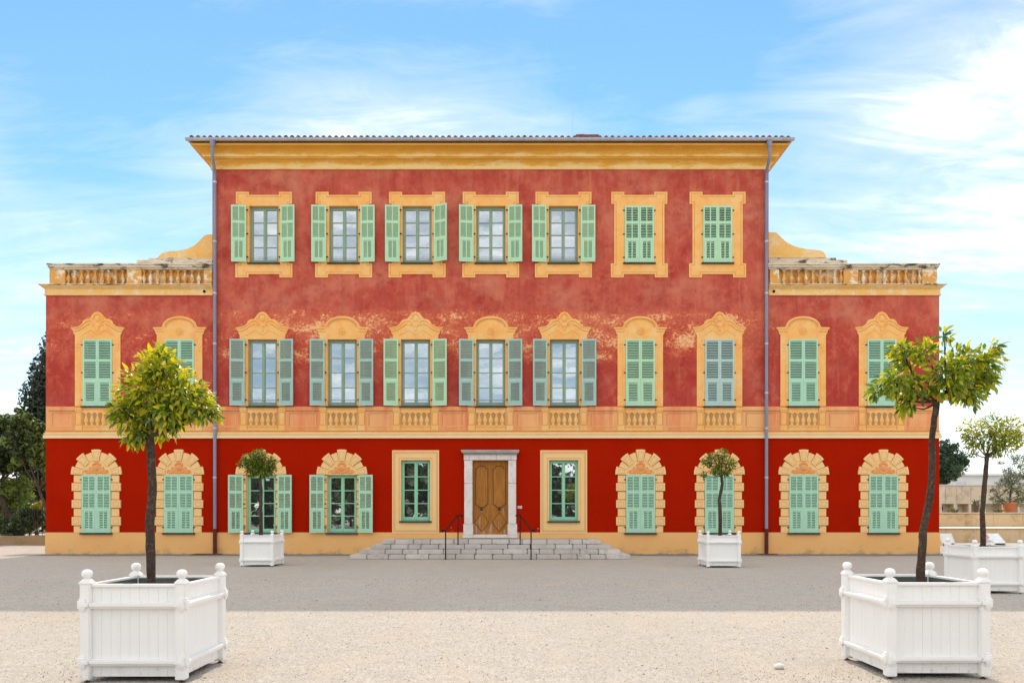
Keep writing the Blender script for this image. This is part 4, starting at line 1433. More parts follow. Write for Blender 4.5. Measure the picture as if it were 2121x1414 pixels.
# ---- wings: ledge, balustrade, scroll
bal = MB()
bh = 0.56
bal.lathe([(r * 0.082, z * bh) for r, z in BAL_PROF], 12)
balm = bal.mesh('baluster', M['balus'], smooth=True)
for side in (-1, 1):
    if side < 0:
        x0, x1 = XL, ML
        piers = [(103, 135.5), (263, 293.5), (423, 439.5)]
        bals = [140, 153.3, 167.4, 181.3, 195.7, 209.9, 224, 238.7, 253.1, 297, 310.3, 325, 339.4, 353.5, 367.7, 381.8, 396.5, 410.7]
        lx0, lx1 = XL - 0.05, ML - 0.02
    else:
        x0, x1 = MR, XR
        piers = [(1594, 1613.5), (1747, 1776.5), (1910, 1940.5)]
        bals = [1624.8, 1640, 1655.2, 1669.8, 1685, 1700, 1715, 1730.2, 1743.4, 1789.5, 1804.1, 1818.8, 1833.7, 1848.3, 1862.9, 1877.2, 1892.4, 1906.2]
        lx0, lx1 = MR + 0.02, XR + 0.05
    # moulded ledge sweeping round the outer corner
    led = MB()
    for o, za, zb, mi in ((0.06, 612, 609.6, 0), (0.03, 609.6, 598.0, 0), (0.075, 598.0, 595.5, 0), (0.13, 595.5, 592.3, 0), (0.19, 592.3, 590.6, 1)):
        xa = XL - o if side < 0 else MR + 0.0
        xb = ML + 0.03 if side < 0 else XR + o
        led.box(xa, xb, -o, 3.0, fz(za), fz(zb), mi)
    hx = fx(424) if side < 0 else fx(1602)
    led.tube([(hx, -0.055, fz(604)), (hx, -0.02, fz(604))], 0.055, 10, 2)
    put('ledge', led.mesh('ledge', [M['ledge'], M['cap'], M['dark']]), villa)
    zb0, zb1 = fz(590.4), fz(558.5)
    par = MB()
    xa, xb = (fx(104), fx(440)) if side < 0 else (fx(1592), fx(1940))
    par.box(xa + 0.03, xb - 0.03, 0.16, 0.5, zb0, zb1)            # blind wall behind the balusters
    par.box(xa, xb, -0.01, 0.16, zb0, zb0 + 0.045)
    bl = put('balustrade', par.mesh('balustrade', M['balus']), villa)
    cp = MB()
    cp.box(xa - 0.02, xb + 0.02, -0.05, 0.56, zb1, zb1 + 0.07)
    cp.box(xa - 0.05, xb + 0.05, -0.10, 0.60, zb1 + 0.07, zb1 + 0.15)
    cp.box(xa - 0.08, xb + 0.08, -0.13, 0.63, zb1 + 0.15, zb1 + 0.215)
    put('coping', cp.mesh('coping', M['cap'], bevel=0.012), bl)
    for pa, pb in piers:
        q = MB()
        q.box(fx(pa), fx(pb), -0.03, 0.155, zb0 + 0.002, zb1)
        put('pier', q.mesh('pier', M['balus'], bevel=0.01), bl)
    for bx in bals:
        put('baluster', balm, bl, (fx(bx), 0.065, zb0 + 0.045), (0, 0, random.uniform(0, 1)))
    # scroll wall against the middle block, standing back on two steps
    if side < 0:
        out = [(326, 535.5), (329, 530), (335, 524.5), (343, 521.3), (356, 520), (372, 518.5), (388, 515), (401, 509), (411, 501), (418, 493), (423, 487.5), (428, 486), (441, 485), (441, 535.5)]
        st1, st2 = (308.5, 441), (285.5, 441)
    else:
        out = [(1712, 533.5), (1709.5, 526.5), (1705, 521), (1698, 518.3), (1686, 516.8), (1670, 515.5), (1655, 512.8), (1641, 508), (1629, 501), (1619, 492.5), (1612, 485), (1608, 481.3), (1591, 480.5), (1591, 533.5)]
        st1, st2 = (1591, 1731), (1591, 1753)
    yb_ = 0.62
    kf = (D + yb_) / D
    pz = lambda py: EYE + (HY - py) * kf / PX
    pxx = lambda v: fx(v) * kf
    m = MB()
    m.prism([(pxx(a_), pz(b_)) for a_, b_ in out], yb_, yb_ + 0.45, 0)
    sc = put('scroll_wall', m.mesh('scroll_wall', M['ledge']), villa)
    m = MB()
    m.tube([(pxx(a_), yb_ + 0.2, pz(b_) + 0.01) for a_, b_ in out[:-1]], 0.035, 6)
    cpz = m
    m.box(pxx(st1[0]), pxx(st1[1]), yb_ - 0.04, yb_ + 0.6, pz(540), pz(534.8))
    m.box(pxx(st2[0]), pxx(st2[1]), yb_ - 0.10, yb_ + 0.7, pz(548), pz(540.2))
    put('coping', m.mesh('coping', M['cap']), sc)
    # terrace roof
    q = MB()
    q.box(x0 + 0.02, x1 - 0.02, 0.3, BD - 0.1, fz(612) - 0.3, fz(596))
    put('terrace_roof', q.mesh('terrace_roof', M['terrace_up']), villa)

# ------------------------------------------------------------------ steps
steps = thing('stone_steps', 'four broad grey stone steps with cut ends leading up to the wooden door', 'steps', (0, 0, 0))
lev = [(724, 1306.5, 1157.2, 25.9, 0.0, 0.16), (746.5, 1285.5, 1146.4, 26.35, 0.16, 0.32), (768, 1266, 1136, 26.8, 0.32, 0.48), (790.5, 1245, 1126, 27.25, 0.48, 0.64)]
core = MB()
tops = []
for (pa, pb, py, d, z0, z1) in lev:
    xa, xb = (pa - HX) * d / F, (pb - HX) * d / F
    yy = d - D
    core.box(xa + 0.05, xb - 0.05, yy + 0.05, -0.001 - 0.02, z0 + 0.001, z1 - 0.012)
    tops.append((xa, xb, yy, z0, z1))
put('core', core.mesh('core', M['stepgap']), steps)
for i, (xa, xb, yy, z0, z1) in enumerate(tops):
    # front row of blocks
    x = xa
    depth = 0.46
    while x < xb - 0.01:
        w = random.uniform(0.42, 0.98)
        if xb - (x + w) < 0.4:
            w = xb - x
        q = MB()
        j = random.uniform(-0.008, 0.008)
        q.box(x + 0.010, x + w - 0.010, yy + j, yy + depth, z0 + 0.004, z1 + random.uniform(-0.006, 0.004))
        put('stone', q.mesh('stone', M['stepstone'], bevel=0.016), steps)
        x += w
    for s in (-1, 1):
        y = yy + depth + 0.006
        while y < -0.06:
            w = min(random.uniform(0.5, 0.9), -0.03 - y)
            q = MB()
            if s < 0:
                q.box(xa + random.uniform(0, .01), xa + 0.42, y, y + w - 0.008, z0 + 0.004, z1)
            else:
                q.box(xb - 0.42, xb - random.uniform(0, .01), y, y + w - 0.008, z0 + 0.004, z1)
            put('stone', q.mesh('stone', M['stepstone'], bevel=0.016), steps)
            y += w
q = MB()
xa, xb, yy, z0, z1 = tops[-1]
q.box(xa + 0.43, xb - 0.43, yy + 0.47, -0.03, z1 - 0.04, z1 - 0.004)
put('landing', q.mesh('landing', M['cobble']), steps)

# ------------------------------------------------------------------ handrails


def handrail(x1, x2, label):
    s = 1 if x2 > x1 else -1           # rail rises from x1 (foot) towards x2 (upper step)
    d1, d2 = 25.80, 26.95
    y1, y2 = d1 - D, d2 - D
    t = thing('handrail', label, 'handrail', (x1, y1, 0), 0, 'handrails flanking the door')
    zt1, zt2 = 1.04, 0.48 + 1.09
    px_, py_ = x2 - x1, y2 - y1
    q = MB()
    q.tube([(0, 0, 0), (0, 0, zt1)], 0.023, 8)
    q.tube([(0, 0, 0), (0, 0, 0.012)], 0.05, 10)
    put('post', q.mesh('post', M['iron']), t)
    q = MB()
    q.tube([(px_, py_, 0.48), (px_, py_, zt2)], 0.023, 8)
    q.tube([(px_, py_, 0.478), (px_, py_, 0.495)], 0.05, 10)
    put('post', q.mesh('post', M['iron']), t)
    q = MB()
    a_ = Vector((0, 0, zt1))
    b_ = Vector((px_, py_, zt2))
    e1 = [(-s * 0.05, -0.05, zt1), (-s * 0.12, -0.10, zt1 + 0.004), (-s * 0.145, -0.11, zt1 - 0.03), (-s * 0.12, -0.10, zt1 - 0.055), (-s * 0.095, -0.09, zt1 - 0.035)]
    e2 = [(px_ + s * 0.05, py_ + 0.05, zt2), (px_ + s * 0.13, py_ + 0.10, zt2 + 0.003), (px_ + s * 0.155, py_ + 0.11, zt2 - 0.03), (px_ + s * 0.13, py_ + 0.10, zt2 - 0.055), (px_ + s * 0.105, py_ + 0.09, zt2 - 0.035)]
    q.tube(e1[::-1] + [tuple(a_), tuple(b_)] + e2, 0.024, 8)
    q.blob(-s * 0.12, -0.10, zt1 - 0.028, 0.034, 0.03, 0.034)
    q.blob(px_ + s * 0.13, py_ + 0.10, zt2 - 0.028, 0.034, 0.03, 0.034)
    put('rail', q.mesh('rail', M['iron'], smooth=True), t)


handrail((923 - HX) * 25.8 / F, (948.7 - HX) * 26.95 / F, 'black iron handrail on the steps left of the wooden door')
handrail((1100 - HX) * 25.8 / F, (1077.4 - HX) * 26.95 / F, 'black iron handrail on the steps right of the wooden door')

# ------------------------------------------------------------------ planters
PW = 0.934       # post centre to post centre
PS = 0.098       # post section


def build_planter(loc, label):
    t = thing('planter', label, 'planter', loc, 0, 'white square wooden tree planters')
    h = PW / 2
    pm = MB()
    pm.box(-PS / 2, PS / 2, -PS / 2, PS / 2, 0.03, 0.97)
    pm = pm.mesh('post', M['white'], bevel=0.007)
    tm_ = MB()
    # shoulder
    s1, s2 = PS / 2 + 0.004, 0.028
    tm_.add([(-s1, -s1, 0.968), (s1, -s1, 0.968), (s1, s1, 0.968), (-s1, s1, 0.968), (-s1, -s1, 0.985), (s1, -s1, 0.985), (s1, s1, 0.985), (-s1, s1, 0.985),
             (-s2, -s2, 1.015), (s2, -s2, 1.015), (s2, s2, 1.015), (-s2, s2, 1.015)],
            [(0, 1, 5, 4), (1, 2, 6, 5), (2, 3, 7, 6), (3, 0, 4, 7), (4, 5, 9, 8), (5, 6, 10, 9), (6, 7, 11, 10), (7, 4, 8, 11), (8, 9, 10, 11), (0, 3, 2, 1)])
    tm_.lathe([(0.030, 1.008), (0.027, 1.022), (0.034, 1.030), (0.046, 1.042), (0.0505, 1.058), (0.0505, 1.072), (0.045, 1.089), (0.031, 1.102), (0.012, 1.108)], 18)
    fm = tm_.mesh('finial', M['white'], smooth=True)
    ft = MB()
    ft.tube([(0, 0, 0), (0, 0, 0.035)], 0.012, 8)
    ft.tube([(0, 0, 0), (0, 0, 0.008)], 0.028, 8)
    ft = ft.mesh('caster', M['rustgrate'])
    for sx in (-1, 1):
        for sy in (-1, 1):
            p = put('post', pm, t, (sx * h, sy * h, 0))
            put('finial', fm, p)
            put('caster', ft, p)
    n = 9
    span = PW - PS
    w = span / n
    pl = MB()
    pl.box(-w / 2 + 0.0006, w / 2 - 0.0006, -0.010, 0.010, 0.055, 0.935)
    pl = pl.mesh('plank', M['white'], bevel=0.0014, seg=1)
    rl = MB()
    L = span / 2
    rl.box(-L - 0.0, L + 0.0, -0.066, 0.0, -0.016, 0.016)
    rl.box(-L, L, -0.046, 0.0, -0.038, -0.0165)
    rl.box(-L, L, -0.030, 0.0, 0.0165, 0.026)
    rl = rl.mesh('rail', M['white'], bevel=0.003)
    cp = MB()
    cp.box(-L, L, -0.022, 0.03, 0.936, 0.966)
    cp = cp.mesh('top_rail', M['white'], bevel=0.004)
    br = MB()
    br.box(-0.020, 0.020, -0.016, 0.0, -0.062, 0.062)
    br.box(-0.030, 0.030, -0.026, -0.001, -0.040, 0.040)
    br.box(-0.012, 0.058, -0.034, -0.002, -0.017, 0.017)
    br = br.mesh('bracket', M['white'], bevel=0.0015)
    br2 = MB()
    br2.box(-0.020, 0.020, -0.016, 0.0, -0.062, 0.062)
    br2.box(-0.030, 0.030, -0.026, -0.001, -0.040, 0.040)
    br2.box(-0.058, 0.012, -0.034, -0.002, -0.017, 0.017)
    br2 = br2.mesh('bracket', M['white'], bevel=0.0015)
    for k in range(4):
        rz = k * math.pi / 2
        m_ = Matrix.Rotation(rz, 4, 'Z')
        for i in range(n):
            x = -span / 2 + (i + 0.5) * w
            p = m_ @ Vector((x, -h + 0.012 + random.uniform(-.0008, .0008), 0))
            put('plank', pl, t, p, (0, 0, rz))
        for z in (0.765, 0.205):
            p = m_ @ Vector((0, -h + 0.002, z))
            put('rail', rl, t, p, (0, 0, rz))
            for s in (-1, 1):
                p = m_ @ Vector((s * (h + 0.012), -h - PS / 2, z))
                put('bracket', br2 if s > 0 else br, t, p, (0, 0, rz))
        p = m_ @ Vector((0, -h + 0.002, 0))
        put('top_rail', cp, t, p, (0, 0, rz))
    q = MB()
    hi = h - 0.035
    for k in range(4):
        pass
    zt = 0.945
    q.box(-hi, hi, -hi, -hi + 0.006, 0.09, zt)
    q.box(-hi, hi, hi - 0.006, hi, 0.09, zt)
    q.box(-hi, -hi + 0.006, -hi + 0.006, hi - 0.006, 0.09, zt)
    q.box(hi - 0.006, hi, -hi + 0.006, hi - 0.006, 0.09, zt)
    q.box(-hi, hi, -hi, hi, 0.08, 0.089)
    put('liner', q.mesh('liner', M['liner']), t)
    q = MB()
    nn = 12
    vs, fs = [], []
    for i in range(nn + 1):
        for j in range(nn + 1):
            x = -hi + 0.008 + (2 * hi - 0.016) * i / nn
            y = -hi + 0.008 + (2 * hi - 0.016) * j / nn
            vs.append((x, y, 0.83 + random.uniform(-.012, .015)))
    for i in range(nn):
        for j in range(nn):
            fs.append((i * (nn + 1) + j, (i + 1) * (nn + 1) + j, (i + 1) * (nn + 1) + j + 1, i * (nn + 1) + j + 1))
    q.add(vs, fs)
    put('soil', q.mesh('soil', M['soil'], smooth=True), t)
    return t


def pcentre(px_front_left, d):
    x = (px_front_left - HX) * d / F
    return (x + PW / 2, d - D + PW / 2, 0)


LOC = {
    'nl': pcentre(180.5, 7.17), 'nr': pcentre(1843.5, 7.32), 'mr': pcentre(2019, 14.97), 'fl': pcentre(501, 22.4), 'fr': pcentre(1466.5, 22.0)}
p0 = build_planter(LOC['nl'], 'large white planter at the near left, holding the tree with the dense yellow green crown')
copy_thing(p0, LOC['nr'], 'large white planter at the near right, holding the tree with the bent trunk')
copy_thing(p0, LOC['mr'], 'white planter beside the right end of the villa, holding the thin tree against the sky')
copy_thing(p0, LOC['fl'], 'small looking white planter left of the stone steps, before the open ground floor shutters')
copy_thing(p0, LOC['fr'], 'small looking white planter right of the stone steps, before closed green shutters')

# ------------------------------------------------------------------ orange trees


def leaf_mesh(L, Wd, bend, mat):
    """a pointed leaf folded along its rib and drooping towards the tip"""
    q = MB()
    st = [(0.0, 0.06), (0.22, 0.75), (0.5, 1.0), (0.78, 0.62), (1.0, 0.03)]
    for u, w in st:
        z = -bend * u * u * L
        for s in (-1, 0, 1):
            q.v.append((s * w * Wd / 2, u * L, z + abs(s) * w * Wd * 0.16))
    for i in range(4):
        for s in range(2):
            a_ = i * 3 + s
            q.f.append([a_, a_ + 1, a_ + 4, a_ + 3])
            q.m.append(0)
    return q.mesh('leaf', mat, smooth=True)


LEAF = {}
for k, mk in (('y', 'leaf_y'), ('m', 'leaf_m'), ('d', 'leaf_d')):
    LEAF[k] = [leaf_mesh(0.118, 0.050, 0.25, M[mk]), leaf_mesh(0.098, 0.045, 0.45, M[mk]), leaf_mesh(0.132, 0.048, 0.35, M[mk])]


def leaf_rot(dirv, roll):
    d = Vector(dirv).normalized()
    q = d.to_track_quat('Y', 'Z')
    return q @ Matrix.Rotation(roll, 4, 'Y').to_quaternion()


def orange_tree(label, base_px, d, trunk, blobs, limbs, nleaf, singles, size=1.0, yellow=0.4, rad=(0.05, 0.036), seed=1):
    rnd = random.Random(seed)
    base = at(base_px[0], base_px[1], d)
    base.z = 0.83
    t = thing('orange_tree', label, 'tree', base, 0, 'orange trees in white planters')
    wp = lambda px, py, dy=0.0: Vector(((px - HX) * d / F, d - D + dy, EYE + (HY - py) * d / F)) - base
    pts = [Vector((0, 0, -0.02))] + [wp(*p) for p in trunk[1:]]
    # subdivide the trunk with a little wobble
    fine = []
    rads = []
    for i in range(len(pts) - 1):
        for k in range(4):
            u = k / 4
            p = pts[i].lerp(pts[i + 1], u)
            j = rad[0] * 0.10
            fine.append(p + Vector((rnd.uniform(-j, j), rnd.uniform(-j, j), 0)))
            s = (i + u) / (len(pts) - 1)
            rads.append((rad[0] * (1 - s) + rad[1] * s) * rnd.uniform(0.93, 1.09))
    fine.append(pts[-1])
    rads.append(rad[1] * 1.15)
    rads[0] *= 1.2
    q = MB()
    q.tube(fine, rads, 10)
    put('trunk', q.mesh('trunk', M['bark'], smooth=True), t)
    top = pts[-1]
    pxm = d / F
    cents = []
    for (bx, by, br) in blobs:
        dy = rnd.uniform(-0.22, 0.22) * size
        cents.append((wp(bx, by, dy), br * pxm))
    # boughs: from the fork to the middle of every leaf cluster
    for c, r_ in cents:
        start = top
        for lm in limbs:
            cand = wp(*lm)
            if (c - cand).length < (c - start).length:
                start = cand
        mid_ = start.lerp(c, 0.5) + Vector((rnd.uniform(-.04, .04), rnd.uniform(-.04, .04), -0.04 + rnd.uniform(-.03, .03)))
        q = MB()
        q.tube([start, start.lerp(mid_, .5) + Vector((0, 0, -.01)), mid_, c], [rad[1] * 0.42, rad[1] * .36, rad[1] * 0.30, rad[1] * 0.12], 6)
        for k in range(4):
            e = c + Vector((rnd.gauss(0, 1), rnd.gauss(0, 1), rnd.gauss(0, 1) + 0.2)).normalized() * r_ * 0.85
            q.tube([mid_.lerp(c, rnd.uniform(.3, 1)), c.lerp(e, 0.5), e], [rad[1] * 0.14, rad[1] * 0.10, rad[1] * 0.05], 4)
        put('branch', q.mesh('branch', M['bark'], smooth=True), t)
    if limbs:
        lp = [top] + [wp(*l) for l in limbs]
        q = MB()
        q.tube(lp, [rad[1] * 0.9] + [rad[1] * 0.6] * (len(lp) - 2) + [rad[1] * 0.35], 8)
        put('branch', q.mesh('branch', M['bark'], smooth=True), t)
    # leaves on the clusters
    leaves = []
    wsum = sum(r_ ** 2 for _, r_ in cents)
    crown_c = sum((c for c, _ in cents), Vector()) / len(cents)
    for c, r_ in cents:
        k = max(6, int(nleaf * r_ ** 2 / wsum))
        for _ in range(k):
            u = Vector((rnd.gauss(0, 1), rnd.gauss(0, 1), rnd.gauss(0, 1))).normalized()
            rr = r_ * (rnd.random() ** 0.45) * 1.02
            p = c + Vector((u.x * rr, u.y * rr * 1.15, u.z * rr * 0.95))
            out = (p - crown_c)
            dirv = u * 0.75 + out.normalized() * 0.45 + Vector((rnd.gauss(0, .45), rnd.gauss(0, .45), rnd.gauss(-0.25, .4)))
            outer = rr / r_
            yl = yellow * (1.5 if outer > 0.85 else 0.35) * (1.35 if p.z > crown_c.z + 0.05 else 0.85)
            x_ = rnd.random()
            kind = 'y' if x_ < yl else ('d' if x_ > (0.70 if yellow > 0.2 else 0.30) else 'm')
            leaves.append((p, leaf_rot(dirv, rnd.gauss(0, .7)), kind, rnd.randrange(3), size * rnd.uniform(0.72, 1.15)))
    # the nearest, outermost ones are objects of their own
    order = sorted(range(len(leaves)), key=lambda i: leaves[i][0].y - 0.35 * leaves[i][4])
    own = set(order[:singles])
    cr = MB()
    for i, (p, qn, kind, var, sc) in enumerate(leaves):
        me = LEAF[kind][var]
        if i in own:
            o = put('leaf', me, t, p)
            o.rotation_euler = qn.to_euler()
            o.scale = (sc, sc, sc)
        else:
            mt = qn.to_matrix()
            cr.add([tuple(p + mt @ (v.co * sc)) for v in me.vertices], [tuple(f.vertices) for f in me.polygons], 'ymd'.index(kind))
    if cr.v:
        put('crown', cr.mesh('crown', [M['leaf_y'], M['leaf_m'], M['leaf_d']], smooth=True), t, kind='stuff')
    return t


orange_tree('orange tree with a dense round yellow green crown in the near left planter', (315, 1205), LOC['nl'][1] + D,
            [(315, 1205), (312, 1150), (311, 1080), (316, 1000), (313, 950), (309, 905)],
            [(318, 762, 38), (352, 768, 34), (280, 805, 44), (335, 812, 54), (392, 822, 44), (430, 850, 30), (258, 858, 38), (315, 865, 44), (368, 858, 36), (266, 903, 20), (290, 898, 16), (345, 735, 14), (448, 858, 12), (240, 845, 20)],
            [], 3000, 300, 0.76, 0.5, (0.046, 0.040), 3)
orange_tree('orange tree with a bent trunk and wide flat crown in the near right planter', (1905, 1205), LOC['nr'][1] + D,
            [(1905, 1205), (1910, 1135), (1914, 1085), (1927, 1025), (1932, 960), (1931, 900), (1940, 832)],
            [(1890, 735, 24), (1930, 724, 25), (1985, 752, 34), (2036, 752, 30), (1850, 790, 27), (1898, 800, 33), (1950, 785, 42), (2010, 795, 36), (2048, 788, 24), (1888, 838, 17), (1998, 826, 18), (1828, 805, 15), (1940, 702, 12), (2052, 722, 13), (1870, 720, 16), (2068, 770, 14)],
            [(1962, 822), (1990, 815), (2030, 795)], 2200, 300, 0.76, 0.36, (0.044, 0.030), 5)
orange_tree('slender orange tree with a small leafy crown against the sky, right of the villa corner', (2036, 1130), LOC['mr'][1] + D,
            [(2036, 1130), (2035, 1060), (2040, 1000), (2044, 945)],
            [(2020, 888, 24), (2055, 882, 27), (2090, 886, 26), (2030, 916, 24), (2080, 916, 27), (2106, 908, 18), (2025, 938, 8), (2055, 905, 22), (2060, 935, 12)],
            [], 2600, 0, 0.64, 0.45, (0.055, 0.04), 8)
orange_tree('little orange tree with a dark round crown, left of the stone steps', (541, 1110), LOC['fl'][1] + D,
            [(541, 1110), (540, 1050), (541, 1020), (539, 985)],
            [(515, 952, 15), (540, 945, 15), (560, 958, 13), (520, 972, 14), (545, 975, 14), (562, 972, 10), (497, 962, 5), (535, 960, 14)],
            [], 2600, 0, 0.72, 0.05, (0.06, 0.045), 12)
orange_tree('little orange tree with a sparse leaning crown, right of the stone steps', (1491, 1110), LOC['fr'][1] + D,
            [(1491, 1110), (1492, 1070), (1490, 1035), (1496, 1000), (1494, 985)],
            [(1468, 955, 11), (1494, 943, 12), (1511, 960, 12), (1480, 974, 11), (1459, 982, 7), (1502, 976, 10), (1490, 960, 11), (1475, 945, 8)],
            [], 1300, 0, 0.72, 0.08, (0.06, 0.04), 14)

# ------------------------------------------------------------------ background vegetation


def foliage_mesh(name, blobs, n, size, mats, weights=None, seed=0, flat=1.0, aspect=0.55):
    """n small leaf clumps spread through ellipsoids (c, (rx, ry, rz)); returns one mesh"""
    rng = np.random.default_rng(seed)
    sub = []
    for c, r in blobs:                       # every mass breaks up into smaller uneven sprays
        sub.append((c, tuple(x * (0.78 if aspect != 0.4 else 1.0) for x in r)))
        for _ in range(13 if aspect != 0.4 else 0):      # the cypress keeps its smooth cone
            w = rng.normal(size=3)
            w = w / np.linalg.norm(w) * rng.uniform(0.55, 1.05)
            k = rng.uniform(0.22, 0.42)
            sub.append((tuple(c[i] + w[i] * r[i] for i in range(3)), tuple(x * k for x in r)))
    blobs = sub
    vol = np.array([b[1][0] * b[1][1] * b[1][2] for b in blobs]) ** (2 / 3)
    pick = rng.choice(len(blobs), n, p=vol / vol.sum())
    C = np.array([b[0] for b in blobs])[pick]
    Rr = np.array([b[1] for b in blobs])[pick]
    u = rng.normal(size=(n, 3))
    u /= np.linalg.norm(u, axis=1)[:, None]
    rr = rng.random(n)[:, None] ** 0.42
    p = C + u * Rr * rr
    nrm = u + rng.normal(scale=0.7, size=(n, 3))
    nrm /= np.linalg.norm(nrm, axis=1)[:, None]
    t = np.cross(nrm, rng.normal(size=(n, 3)))
    t /= np.linalg.norm(t, axis=1)[:, None]
    b = np.cross(nrm, t)
    s = size * rng.uniform(0.6, 1.25, n)[:, None]
    v = np.stack([p - t * s, p - b * s * aspect + nrm * s * .12, p + t * s, p + b * s * aspect + nrm * s * .12], 1).reshape(-1, 3)
    f = np.arange(n * 4).reshape(n, 4)
    me = bpy.data.meshes.new(name)
    me.from_pydata(v.tolist(), [], f.tolist())
    for m in mats:
        me.materials.append(m)
    clump = rng.random(len(blobs))[pick] * 0.5 + rng.random(n) * 0.5
    w = np.cumsum(weights or [1 / len(mats)] * len(mats))
    me.polygons.foreach_set('material_index', np.minimum(np.searchsorted(w, np.clip(clump * 1.3 - 0.15, 0, 0.999)), len(mats) - 1).astype(np.int32))
    me.update()
    return me


def garden_tree(name, label, cat, base, crown, n, size, mats, weights, trunk, bark='bark_grey', seed=0, group=None, aspect=0.55):
    """crown blobs and trunk points are relative to the base"""
    t = thing(name, label, cat, base, 0, group)
    q = MB()
    q.tube(trunk[0], trunk[1], 9)
    put('trunk', q.mesh('trunk', M[bark], smooth=True), t)
    top = Vector(trunk[0][-1])
    rnd = random.Random(seed)
    q = MB()
    for c, r_ in crown:
        c = Vector(c)
        mid_ = top.lerp(c, .5) + Vector((rnd.uniform(-.2, .2), rnd.uniform(-.2, .2), -0.1))
        q.tube([top, mid_, c], [trunk[1][-1] * .6, trunk[1][-1] * .4, trunk[1][-1] * .15], 5)
    put('limbs', q.mesh('limbs', M[bark], smooth=True), t)
    put('crown', foliage_mesh('crown', crown, n, size, mats, weights, seed, aspect=aspect), t, kind='stuff')
    return t


def rel_blobs(base, d, lst, dep=1.0):
    out = []
    for px, py, rx, ry, dy in lst:
        p = at(px, py, d) - base
        k = d / F
        out.append(((p.x, p.y + dy, p.z), (rx * k, rx * k * dep, ry * k)))
    return out


# left: cypress behind the wing, evergreen trees, bushes
d = 47
bs = at(104, 1100, d); bs.z = 0
garden_tree('cypress', 'tall dark cypress rising behind the left end of the villa', 'tree', bs,
            rel_blobs(bs, d, [(104, 735, 20, 52, 0), (100, 785, 36, 60, 0), (96, 840, 50, 70, 0), (94, 900, 58, 80, 0), (94, 960, 62, 80, 0), (94, 1020, 62, 70, 0)]),
            16000, 0.17, [M['cypress'], M['fol_dark']], [0.75, 0.25], ([(0, 0, 0), (0, 0, 6)], [0.3, 0.15]), seed=2, aspect=0.4)
d = 42
bs = at(8, 1100, d); bs.z = 0
garden_tree('evergreen_oak', 'dark leafy evergreen oak at the left edge, behind the iron fence', 'tree', bs,
            rel_blobs(bs, d, [(-20, 880, 42, 40, 0), (30, 905, 40, 45, .5), (0, 930, 50, 40, -.5), (55, 940, 36, 40, 0), (-10, 960, 40, 26, .3), (-40, 940, 50, 60, 0)]),
            14000, 0.13, [M['fol_dark'], M['fol_mid'], M['fol_light']], [0.45, 0.35, 0.20], ([(0, 0, 0), (0.2, 0, 1.5), (-.3, 0, 3.2)], [0.22, 0.18, 0.14]), seed=3)
d = 39.5
bs = at(62, 1100, d); bs.z = 0
garden_tree('evergreen_oak', 'lighter leafy oak close against the left corner of the villa', 'tree', bs,
            rel_blobs(bs, d, [(48, 875, 24, 26, 0), (75, 900, 24, 28, .3), (40, 925, 30, 30, 0), (80, 940, 22, 34, .2), (92, 975, 14, 36, .4)]),
            8000, 0.115, [M['fol_dark'], M['fol_mid'], M['fol_light']], [0.30, 0.40, 0.30], ([(1.0, 0, 0), (1.0, 0, 1.5), (0.5, 0, 2.9)], [0.10, 0.09, 0.07]), seed=4)
d = 41
for i, (bx, by, rx, ry, lab, mats, wts) in enumerate((
        (12, 1025, 55, 45, 'sunlit light green bush behind the iron fence at the left edge', ['fol_mid', 'fol_light'], [0.3, 0.7]),
        (62, 1065, 34, 42, 'dark bush in shade behind the fence, nearest the villa', ['fol_dark', 'fol_mid'], [0.5, 0.5]),
        (76, 1046, 14, 10, 'small yellow leaved shrub above the fence by the villa corner', ['fol_yel', 'fol_light'], [0.6, 0.4]),
        (20, 1090, 46, 26, 'low spreading shrub at the foot of the iron fence', ['fol_mid', 'fol_dark'], [0.6, 0.4]))):
    dd = d + (1.5 if i == 0 else 0) + (0.3 if i == 3 else 0) - (1.2 if i == 2 else 0)
    c = at(bx, by, dd)
    base = Vector((c.x, c.y, 0))
    t = thing('bush', lab, 'bush', base)
    k = dd / F
    bl_ = [((random.uniform(-.5, .5) * rx * k, random.uniform(-.4, .4), c.z + random.uniform(-.4, .4) * ry * k), (rx * k * .6, rx * k * .6, ry * k * .6)) for _ in range(6)]
    put('foliage', foliage_mesh('foliage', bl_, 4500 if i != 2 else 700, 0.09, [M[x] for x in mats], wts, 20 + i), t, kind='stuff')
    q = MB()
    for s in range(4):
        q.tube([(random.uniform(-.1, .1), random.uniform(-.1, .1), 0), (random.uniform(-.4, .4), random.uniform(-.2, .2), c.z)], [0.03, 0.012], 5)
    put('stems', q.mesh('stems', M['bark']), t)
# dense distant planting behind, read as one mass
bl_ = []
for i in range(26):
    x = -78 + i * 2.3
    bl_.append(((x, 34 + random.uniform(-2, 2), random.uniform(1.2, 3.0)), (2.6, 2.0, random.uniform(1.8, 3.2))))
put('woods', foliage_mesh('woods', bl_, 26000, 0.30, [M['fol_dark'], M['fol_mid'], M['fol_light']], [0.6, 0.25, 0.15], 31), kind='stuff')['label'] = 'dark wooded garden far behind the iron fence'

